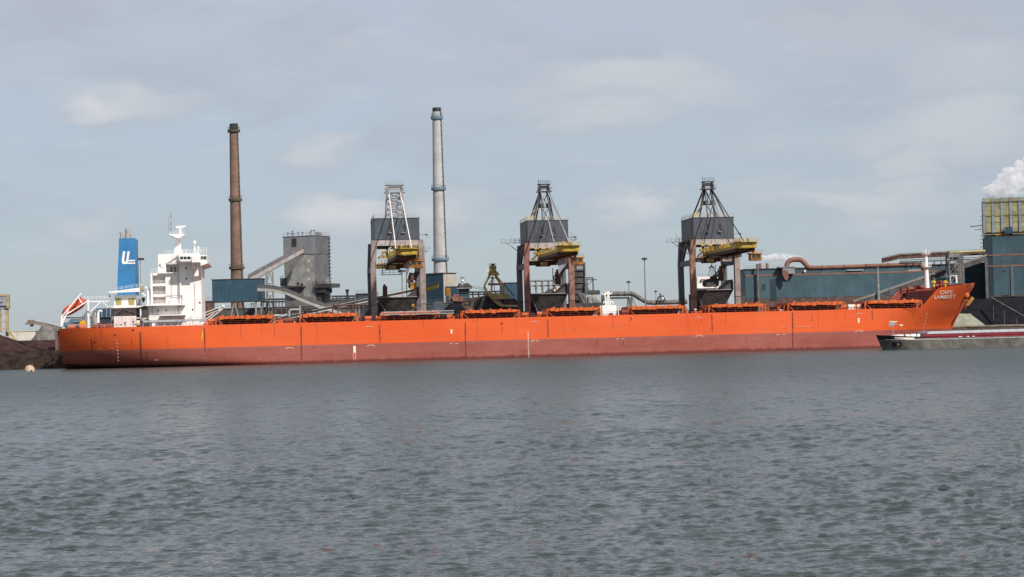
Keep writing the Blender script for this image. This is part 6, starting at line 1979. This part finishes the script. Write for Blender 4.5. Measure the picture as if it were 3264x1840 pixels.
# ------------------------------------------------------------------ lamp masts
def lamp_mast(label, x, ytop, Y, head, r=.22, base_y=None):
    p = W.pt(x, ytop, Y)
    t = thing('lamp_mast', label, 'lamp mast', W, (p.x, Y, GZ), group='tall yard lamp masts')
    part('pole', mt['steel'], t, lambda m: m.tube((p.x, Y, GZ), (p.x, Y, p.z), r * 1.3, r * .8, n=8))
    def hd(m):
        m.lathe([(head, -.18), (head, .1), (head * .5, .3)], (p.x, Y, p.z), 12)
    part('lamp_head', mt['lamp'], t, hd)
    def ll(m):
        for k in range(6):
            a = 2 * math.pi * k / 6
            m.box(p.x + head * .85 * math.cos(a) - .25, p.x + head * .85 * math.cos(a) + .25, Y + head * .85 * math.sin(a) - .25, Y + head * .85 * math.sin(a) + .25, p.z - .5, p.z - .19)
    part('floodlight', mt['lamp'], t, ll)
lamp_mast('tall lamp mast standing between the funnel and the superstructure', 447, 825, 720, 1.5, .13)
lamp_mast('tallest slim lamp mast between the middle and the orange-cab crane', 2054, 824, 730, 1.0, .25)
lamp_mast('short lamp mast over the bend of the grey gas duct', 2003.5, 898, 860, .9, .2)
lamp_mast('shortest lamp mast over the low run of the grey gas duct', 2090, 928, 860, .5, .16)
lamp_mast('lamp mast in the gap before the long teal hall', 2365, 917, 860, .85, .16)
lamp_mast('white lamp mast seen through the legs of the pale-legged crane', 1281, 863, 760, 1.4, .28)
lamp_mast('pale lamp mast in front of the long teal hall', 2797, 851, 765, .35, .55)

# ================================================================== LONG TEAL HALL (right)
def long_hall():
    Y = 800.0
    a = W.pt(2376, 910, Y)
    b = W.pt(3075, 880, Y)
    zt = W.pt(2376, 860, Y).z
    zb1 = W.pt(2400, 880, Y).z
    zlow = W.pt(2600, 948, Y).z
    t = thing('long_hall', 'long grimy teal hall with rust-red pipe along its roof', 'building', W, ((a.x + b.x) / 2, Y + 12, GZ))
    bd = part('wall', mt['tealgrey'], t, lambda m: m.box(a.x, b.x, Y, Y + 24, GZ, zt - 2.2))
    part('upper_wall', mt['tealgrey'], t, lambda m: m.box(a.x, b.x, Y + .9, Y + 23, zt - 2.19, zt))
    n = 22
    for k in range(n):
        x0, x1 = a.x + (b.x - a.x) * k / n, a.x + (b.x - a.x) * (k + 1) / n
        part('wall_panel', mt['tealgrey'], bd, lambda m: m.box(x0 + .02, x1 - .02, Y - .14, Y - .004, zlow, zb1 - .2))
        part('plinth_panel', mt['plantbrown'], bd, lambda m: m.box(x0 + .05, x1 - .05, Y - .10, Y - .003, GZ + .1, zlow - .1))
    part('orange_band', mt['band'], bd, lambda m: m.box(a.x, b.x, Y - .22, Y - .145, zb1 - .18, zb1 + .45))
    part('roof_edge', mt['frame'], t, lambda m: m.box(a.x - .4, b.x + .3, Y + .5, Y + 23.4, zt + .004, zt + .35))
    part('roof_railing', mt['steel'], t, lambda m: m.rail((a.x, Y + .8, zt + .35), (a.x + 16, Y + .8, zt + .35), 1.3, 2, .1, 2))
    part('end_bracket', mt['teal'], t, lambda m: m.prism([(a.x - .02, zt - 3), (a.x - .02, zt), (a.x - .9, zt)], Y + 1, Y + 4))
    for (x0, x1, y0, y1, mat) in ((2430, 2439, 906, 926, 'tealdark'), (2455, 2475, 890, 960, 'tealdark')):
        part('wall_patch', mt[mat], bd, lambda m: m.pbox(x0, y0, x1, y1, Y - .2, Y - .146), W)
    # stacks
    part('stand_pipe', mt['duct'], t, lambda m: (m.tube(tuple(W.pt(2413.5, 842, Y - 1.5)), (W.pt(2418, 962, Y - 1.5).x, Y - 1.5, GZ), .5, n=10), m.tube((W.pt(2417.5, 945, Y - 1.5).x, Y - 1.5, W.pt(2417.5, 951, Y - 1.5).z), (W.pt(2417.5, 945, Y - 1.5).x, Y - 1.5, W.pt(2417.5, 945, Y - 1.5).z), .75, n=10)))
    for x in (2423, 2445.5):
        part('roof_stack', mt['pipe'], t, lambda m: m.tube((W.pt(x, 858, Y + 6).x, Y + 6, zt), (W.pt(x, 858, Y + 6).x, Y + 6, W.pt(x, 840, Y + 6).z), .62, n=12))
    # duct box and chute
    bx = part('duct_box', mt['clad'], t, lambda m: (m.pbox(2495, 853, 2533, 873, Y - 3, Y + 3), m.pbox(2482, 850, 2535, 853, Y - 3.3, Y + 4)), W)
    part('chute', mt['pipe'], t, lambda m: (m.ppoly([(2494, 858), (2513, 866), (2514, 884), (2509, 896), (2501, 890), (2495, 876)], Y - 3.6, Y - 3.05)), W)
    # the pipe: gooseneck, then a long run
    K = [(2508, 853), (2508, 846), (2511, 838), (2518, 831), (2528, 828), (2545, 827.5), (2555, 830), (2564, 838), (2572, 848), (2580, 853), (2600, 853.5), (2660, 852), (2760, 848.5), (2860, 845), (2925, 843), (2938, 845), (2944, 852), (2946, 862)]
    pts = [W.pt(x, y, Y + 1.0) for x, y in K]
    rad = [1.05] * 9 + [1.0] + [.85] * (len(K) - 10)
    pp = part('roof_pipe', mt['pipe'], t, lambda m: m.path(pts, rad, 14), smooth=True)
    for x, y in ((2620, 853), (2690, 851), (2760, 848.5), (2830, 846), (2890, 844)):
        part('pipe_flange', mt['plantbrown'], pp, lambda m: m.path([W.pt(x - 1, y, Y + 1), W.pt(x + 1, y, Y + 1)], 1.05, 14))
        part('pipe_support', mt['plant'], pp, lambda m: m.bar((W.pt(x, y, Y + 1).x, Y + 1.5, zt - .2), (W.pt(x, y, Y + 1).x, Y + 1.5, W.pt(x, y, Y + 1).z), .5))
    part('roof_fan', mt['white_dirty'], t, lambda m: m.pbox(2563, 861, 2569, 868, Y - .5, Y + .5), W)
    for x0, x1 in ((2700, 2752), (2895, 2935)):
        part('roof_light', mt['hatchgrey'], t, lambda m: m.pbox(x0, 860, x1, 862.5, Y + .3, Y + .7), W)
long_hall()
shed('low dark shed in the gap beside the long teal hall', 2357, 940, 2374, 150, 8, 'plant', rails=False)
gallery('conveyor_bridge', 'inclined conveyor climbing past the foremast to the quench building', 762, 785, ((2720, 980), (2945, 902), (3146, 831)), 1.9, 3.0, 'plant', 'duct', roof_h=.6)
gallery('conveyor_bridge', 'high brown conveyor bridge running level into the quench building', 812, 806, ((2815, 838), (2872, 825), (3000, 819), (3142, 812)), 1.5, 3.0, 'plantbrown', 'plantbrown', roof_h=.6)
def bridge_rail():
    t = thing('high_walkway', 'dark railed walkway under the high conveyor bridge', 'walkway', W, (W.pt(3010, 830, 800).x, 800, W.pt(3010, 830, 800).z - 1))
    part('walkway_deck', mt['frame'], t, lambda m: (m.pbar((2868, 836, 800), (3135, 826, 800), .5), m.pbar((2868, 830, 800), (3135, 820, 800), .25)), W)
    part('walkway_posts', mt['frame'], t, lambda m: [m.pbar((x, 836 - (x - 2868) * .037, 800), (x, 848 - (x - 2868) * .037, 800), .4) for x in range(2890, 3130, 22)], W)
bridge_rail()
tt = lattice_tower('dark lattice transfer tower behind the ship\'s bow', 3020, 3063, 808, 770, 'duct', nn=7, w=.55)
part('tower_bin', mt['steel'], tt, lambda m: (m.pbox(3026, 806, 3056, 822, 769, 774), m.ppoly([(3028, 822), (3054, 822), (3050, 832), (3033, 832)], 769.5, 773.5)), W)
part('tower_head', mt['louvre'], tt, lambda m: m.pbox(3026, 799.5, 3056, 805.5, 769, 774), W)
part('tower_cladding', mt['duct'], tt, lambda m: m.pbox(3052, 806, 3066, 905, 774.5, 776), W)
def roofline():
    t = thing('pipe_bridge', 'yellowish pipe bridge from transfer tower to the quench building', 'pipe bridge', W, (W.pt(3100, 808, 790).x, 790, W.pt(3100, 812, 790).z))
    part('pipe', mt['louvre'], t, lambda m: m.tube(tuple(W.pt(3055, 804, 790)), tuple(W.pt(3140, 800, 790)), .45, n=10))
    part('girder', mt['plantbrown'], t, lambda m: m.pbar((3055, 809, 790), (3140, 805, 790), .6), W)
roofline()

# ================================================================== QUENCH BUILDING
def quench():
    d = 0.0
    _c = W.pt(3141, 860, 800)
    F = Frame(R(-13), _c.x, _c.y)
    a = F.pt(3141, 860, d)
    z0 = GZ
    zt = F.pt(3200, 752, d).z
    t = thing('quench_building', 'dark teal coke building with yellow-green louvred quench tower on top', 'building', F, (a.x + 20, d + 13, GZ))
    L = 46.0
    bd = part('wall', mt['tealdark'], t, lambda m: m.box(a.x, a.x + L, d, d + 26, z0, zt))
    n = 15
    for k in range(n):
        x = a.x + L * k / n
        if k < 1:
            continue
        part('wall_panel', mt['tealgrey'], bd, lambda m: m.box(x + .02, x + L / n - .02, d - .14, d - .004, F.pt(3200, 944, d).z, zt - .3))
    part('corner_pier', mt['claddark'], bd, lambda m: (m.pbox(3141, 822, 3150, 952, d - .6, d - .15), m.pbox(3222, 846, 3231, 945, d - .5, d - .15)), F)
    for y in (813, 848):
        part('orange_band', mt['band'], bd, lambda m: m.box(a.x + 1.2, a.x + L, d - .24, d - .145, F.pt(3200, y + 2.5, d).z, F.pt(3200, y - 2.5, d).z))
    part('base_band', mt['quay'], bd, lambda m: m.box(a.x + .2, a.x + L, d - .3, d - .146, F.pt(3200, 947, d).z, F.pt(3200, 941, d).z))
    for (x, y) in ((3202, 864), (3212, 942)):
        part('wall_vent', mt['soot'], bd, lambda m: m.pbox(x - 4, y - 2, x + 4, y + 2, d - .3, d - .146), F)
    # dark recessed bay to the left
    part('recessed_bay', mt['tealdark'], t, lambda m: m.box(F.pt(3066, 880, d + 10).x, a.x - .02, d + 10, d + 26, z0, F.pt(3100, 838, d + 10).z))
    # quench tower
    q0 = d + 1.5
    ua = F.pt(3137, 690, q0).x
    zb, zq = F.pt(3200, 740, q0).z, F.pt(3200, 629, q0).z
    nb = 11
    pitch = F.pt(3167, 690, q0).x - F.pt(3138.5, 690, q0).x
    qt = part('quench_tower', mt['plant'], t, lambda m: (m.box(ua, ua + pitch * nb, q0 + .6, q0 + 18, zt + .004, zb), m.box(ua + .3, ua + pitch * nb, q0 + .7, q0 + 17.5, zb + .004, zq - .6)))
    for k in range(nb):
        x0 = ua + pitch * k
        part('tower_column', mt['column'], qt, lambda m: m.box(x0 - .55, x0 + .5, q0 - .3, q0 + .55, zb - .4, zq))
        rows = [zb + .1, zb + (zq - zb) * .28, zb + (zq - zb) * .52, zb + (zq - zb) * .76, zq - 1.9, zq - .2]
        for j in range(len(rows) - 1):
            part('louvre_board', mt['quench'], qt, lambda m: m.box(x0 + .56, x0 + pitch - .6, q0 + .12 - .05 * j, q0 + .5, rows[j] + .06, rows[j + 1] - .06))
        part('walkway_box', mt['cab' if k % 3 else 'tealdark'], qt, lambda m: m.box(x0 + .7, x0 + pitch - .7, q0 - .6, q0 - .02, zb - 1.6, zb - .45 + (k % 2) * .5))
    part('tower_rail', mt['frame'], qt, lambda m: (m.box(ua - .9, ua + pitch * nb, q0 - .5, q0 - .32, zq - 2.0, zq - 1.75), m.box(ua - .9, ua + pitch * nb, q0 - .9, q0 - .62, zb - .35, zb - .05)))
    part('yellow_rail', mt['louvre'], qt, lambda m: (m.box(ua - .4, ua + pitch * nb, q0 - .5, q0 - .32, zb + (zq - zb) * .50, zb + (zq - zb) * .50 + .18), m.box(ua, ua + pitch * nb, q0 - 1.2, q0 - .92, zb - 1.0, zb - .8)))
    part('teal_cabin', mt['teal'], qt, lambda m: m.pbox(3203, 724, 3228, 744, q0 - 2.5, q0 - .95), F)
    part('edge_stair', mt['steel'], qt, lambda m: [m.pbox(3124, y, 3136, y + 1.3, q0 - .2, q0 + 1.5) for y in range(690, 815, 12)] + [m.pbox(3131, 640, 3134, 815, q0 + 1.6, q0 + 1.9)], F)
    part('side_arm', mt['frame'], qt, lambda m: (m.pbar((3092, 722.5, q0), (3134, 719, q0), .35), m.pbar((3106, 733, q0), (3134, 731, q0), .25)), F)
quench()
# coal slope in front of the quench building, green grit heap, quay clutter
p = Q.pt(3180, 950, 118)
heap('coal_heap', mt['coal'], 'broad black coal bed below the quench building', Q, (p.x + 12, 128, GZ), 96, 58, p.z - GZ - .4, 5.5, top=.55)
def ramp_line():
    t = thing('belt_ramp', 'straight brown belt ramp running down across the black coal bed', 'belt ramp', Q, (Q.pt(3210, 980, 92).x, 92, GZ))
    part('ramp_belt', mt['plant'], t, lambda m: m.pbar((3160, 950, 104), (3275, 1016, 82), .9, .5), Q)
    part('ramp_post', mt['plant'], t, lambda m: [m.bar((Q.pt(x, y, dd).x, dd, GZ), tuple(Q.pt(x, y, dd)), .3) for x, y, dd in ((3165, 953, 103), (3200, 973, 96.4), (3240, 996, 88.7))], Q)
ramp_line()
p = Q.pt(3065, 1001, 66)
heap('grit_heap', mt['lime'], 'pale green grit heap on the quay under the ship\'s bow', Q, (p.x, 66, GZ), 17.5, 14, p.z - GZ, 6.6, top=.35)
def quay_rail():
    t = thing('crane_rail', 'pale crane rail on sleepers along the quay beyond the bow', 'rail', Q, (Q.pt(3150, 1028, 52).x, 52, GZ))
    u0, u1 = Q.pt(3035, 1030, 52).x, Q.pt(3300, 1026, 52).x
    part('rail', mt['kerb'], t, lambda m: m.box(u0, u1 + 25, 51.8, 52.2, GZ + .2, GZ + .55))
    part('sleeper', mt['plantbrown'], t, lambda m: [m.box(u, u + .5, 51.2, 52.8, GZ + .03, GZ + .19) for u in np.arange(u0, u1 + 25, 2.2)], kind='stuff')
quay_rail()

# ================================================================== LEFT: ORE YARD
p = Q.pt(15, 1050, 75)
heap('ore_heap', mt['ore'], 'large red-brown iron ore heap below the yellow machine', Q, (Q.pt(-150, 1050, 78).x, 78, GZ), 62, 34, Q.pt(-30, 1022, 78).z - GZ, 7.7, top=.08)
heap('ore_heap', mt['ore'], 'low flat red-brown ore heap just astern of the ship', Q, (Q.pt(120, 1085, 92).x, 92, GZ), 70, 30, Q.pt(120, 1085, 84).z - GZ, 8.8, top=.5)
heap('grey_heap', mt['duct'], 'grey cone-shaped heap behind the conveyor end astern', Q, (Q.pt(150, 1040, 125).x, 125, GZ), 17, 17, Q.pt(145, 1036, 125).z - GZ, 9.9, cat='stockpile', top=.2)
def bank_rail():
    for k, (y, d, lab) in enumerate(((1121, 58.2, 'upper rusty rail strip along the bank astern'), (1134, 55.5, 'lower pale rail strip along the bank astern'))):
        mb = MB(Q)
        z = Q.pt(100, y, d).z
        for i in range(14):
            u = -60 + 4.6 * i
            mb.box(u, u + 4.55, d, d + .5, z - .25, z + .05 + .06 * random.random())
        mb.solo('rail_strip', mt['kerb'] if k else mt['pipe'], lab, 'rail', Q)
bank_rail()
def loader():
    d = 68.0
    t = thing('boom_conveyor', 'rusty conveyor boom with hooded end reaching out astern of the ship', 'conveyor', Q, (Q.pt(180, 1118, d).x, d, GZ))
    part('boom', mt['kerb'], t, lambda m: m.ppoly([(103, 1026), (150, 1034), (195, 1046), (195, 1052), (172, 1047), (106, 1034)], d, d + 2.2), Q)
    part('belt', mt['frame'], t, lambda m: m.ppoly([(106, 1023.5), (150, 1031.5), (195, 1043.5), (195, 1045.5), (150, 1033.6), (105, 1025.6)], d + .2, d + 2.0), Q)
    hd = part('hooded_end', mt['kerb'], t, lambda m: m.ppoly([(84, 1030), (87, 1021), (104, 1019), (108, 1024), (106, 1034), (92, 1034)], d - .4, d + 2.6), Q)
    part('scraper', mt['soot'], hd, lambda m: (m.pbox(79, 1031.5, 90, 1034, d - .2, d + 2.4), m.pbox(95, 1034.5, 105, 1041, d, d + 2)), Q)
    part('post', mt['pipe'], t, lambda m: m.pbox(176, 1054, 184.5, 1118, d + .3, d + 1.6), Q)
    part('post', mt['soot'], t, lambda m: m.pbox(185, 1054, 189, 1118, d + 2, d + 3), Q)
    part('pivot_block', mt['duct'], t, lambda m: m.ppoly([(168, 1047), (195, 1052), (190, 1056), (172, 1055)], d + .1, d + 2.1), Q)
loader()
def yellow_machine():
    d = 150.0
    t = thing('yellow_stacker', 'faded yellow stacker with blue-grey cabin at the picture edge', 'stacker', Q, (Q.pt(10, 1060, d).x, d + 4, GZ))
    part('frame_leg', mt['yellowfade'], t, lambda m: m.ppoly([(17, 975), (27, 975), (27, 1072), (18, 1072)], d, d + 1.2), Q)
    part('frame_leg', mt['yellowfade'], t, lambda m: m.ppoly([(-4, 985), (3, 985), (3, 1060), (-4, 1060)], d, d + 1.2), Q)
    for y in (998, 1024, 1046):
        part('rung', mt['yellowfade'], t, lambda m: m.pbox(3, y, 17, y + 4, d + .2, d + 1), Q)
    cb = part('cabin', mt['column'], t, lambda m: (m.pbox(-25, 945, 20, 975, d - .6, d + 5), m.ppoly([(-20, 975.5), (16, 975.5), (12, 988), (-20, 988)], d, d + 4)), Q)
    part('cabin_window', mt['soot'], cb, lambda m: m.pbox(-2, 963, 8, 966.5, d - .7, d - .61), Q)
    part('cabin_edge', mt['yellowfade'], cb, lambda m: (m.pbox(20.2, 939, 29, 978, d - .8, d + 2), m.pbox(-25, 938, 20, 944.5, d - .8, d + 5), m.ppoly([(20, 978.3), (32, 978.3), (26, 983), (20, 983)], d - .8, d + 2)), Q)
    part('drive_boom', mt['yellowfade'], t, lambda m: m.ppoly([(14, 1046), (22, 1046), (60, 1092), (50, 1092)], d - 2, d - 1), Q)
yellow_machine()
shed('long low pale shed with yellow end far behind the ore heaps', 28, 1057, 112, 240, 14, 'gallery', 'cream', rails=False)
def dark_machine():
    # blue steel crane carriage seen between the stern gear
    d = 66.0
    t = thing('quay_carriage', 'blue steel carriage with grey canopy on the quay behind the stern', 'carriage', Q, (Q.pt(300, 1040, d).x, d, GZ))
    part('canopy', mt['frame'], t, lambda m: (m.ppoly([(190, 1014), (215, 1011), (292, 1012), (292, 1015), (215, 1015)], d, d + 4), m.pbox(202, 1028, 262, 1034, d + 1, d + 4)), Q)
    part('blue_body', mt['collar'], t, lambda m: (m.ppoly([(214, 1027), (226, 1018), (255, 1018), (262, 1027)], d + .5, d + 3.5), m.pbox(205, 1031, 236, 1041, d + .2, d + .9)), Q)
    bb = part('blue_house', mt['teal'], t, lambda m: m.pbox(306, 983, 362, 1012, d, d + 5), Q)
    for x in (310, 323, 338, 350):
        part('house_post', mt['column'], bb, lambda m: m.pbox(x, 983, x + 2.6, 1012, d - .3, d - .01), Q)
    part('lower_house', mt['tealdark'], t, lambda m: m.pbox(310, 1012.5, 362, 1050, d + .5, d + 5), Q)
    part('bogie', mt['soot'], t, lambda m: m.box(Q.pt(205, 1040, d).x, Q.pt(362, 1040, d).x, d + .5, d + 4, GZ + .01, GZ + 1.5))
    part('tank', mt['steel'], t, lambda m: [m.tube((Q.pt(x, 1040, d - 2).x, d - 2, GZ), (Q.pt(x, 1000, d - 2).x, d - 2, Q.pt(x, 1008, d - 2).z), .8, n=10) for x in (268, 296)], smooth=False)
dark_machine()
shed('dark steel shed glimpsed between casing and superstructure', 430, 986, 480, 72, 8, 'plant', rails=False)
shed('dark sooty shed forward of the superstructure', 640, 962, 680, 110, 10, 'plantbrown', rails=True)

# ================================================================== STEAM
def steam(label, blobs, Y, density, seed):
    bm = bmesh.new()
    for (x, y, r) in blobs:
        p = W.pt(x, y, Y)
        mtx = Matrix.Translation((p.x, Y + random.uniform(-r, r) * .5, p.z)) @ Matrix.Diagonal((r, r * 1.1, r * .95, 1))
        bmesh.ops.create_icosphere(bm, subdivisions=2, radius=1.0, matrix=mtx)
    xs = [v.co for v in bm.verts]
    off = Vector((sum(v.x for v in xs) / len(xs), Y, min(v.z for v in xs)))
    for v in bm.verts:
        v.co -= off
    me = bpy.data.meshes.new('steam_plume')
    bm.to_mesh(me)
    bm.free()
    m = bpy.data.materials.new('steam')
    m.use_nodes = True
    t = NT(m.node_tree)
    m.node_tree.nodes.clear()
    out = t.n('ShaderNodeOutputMaterial')
    pv = t.n('ShaderNodeVolumePrincipled')
    pv.inputs['Color'].default_value = (.97, .97, .98, 1)
    pv.inputs['Anisotropy'].default_value = 0.1
    ob = t.n('ShaderNodeTexCoord').outputs['Object']
    nz = t.noise(ob, 0.45, 5, .6, .3)
    t.link(t.math('MULTIPLY', t.ramp(nz, .30, .78), density), pv.inputs['Density'])
    t.link(pv.outputs[0], out.inputs['Volume'])
    me.materials.append(m)
    o = bpy.data.objects.new('steam_plume', me)
    COL.objects.link(o)
    o.location = off
    rm = o.modifiers.new('skin', 'REMESH')
    rm.mode = 'VOXEL'
    rm.voxel_size = .45
    sm = o.modifiers.new('soften', 'SMOOTH')
    sm.factor = .5
    sm.iterations = 6
    tag(o, label, None, None, 'stuff')

rs = random.Random(2)
bl = []
for k in range(150):
    x = rs.uniform(3142, 3345)
    lo = 622 - (x - 3138) * .02
    hi = 600 - (x - 3138) * .72 + 12 * math.sin(x * .09)
    y = lo + (max(hi, 480) - lo) * rs.random() ** .8
    bl.append((x + 4, y, rs.uniform(1.3, 2.6)))
steam('thick white steam cloud rolling off the quench tower', bl, 812, 1.1, 1)
bl = [(2420 + k * 4.6 + rs.uniform(-3, 3), 826 - k * .3 + rs.uniform(-4, 4), .8 + 1.0 * math.sin(math.pi * min(1, (k + 2) / 30))) for k in range(30)]
steam('thin white steam trail above the roof stacks of the long hall', bl, 812, 1.3, 2)
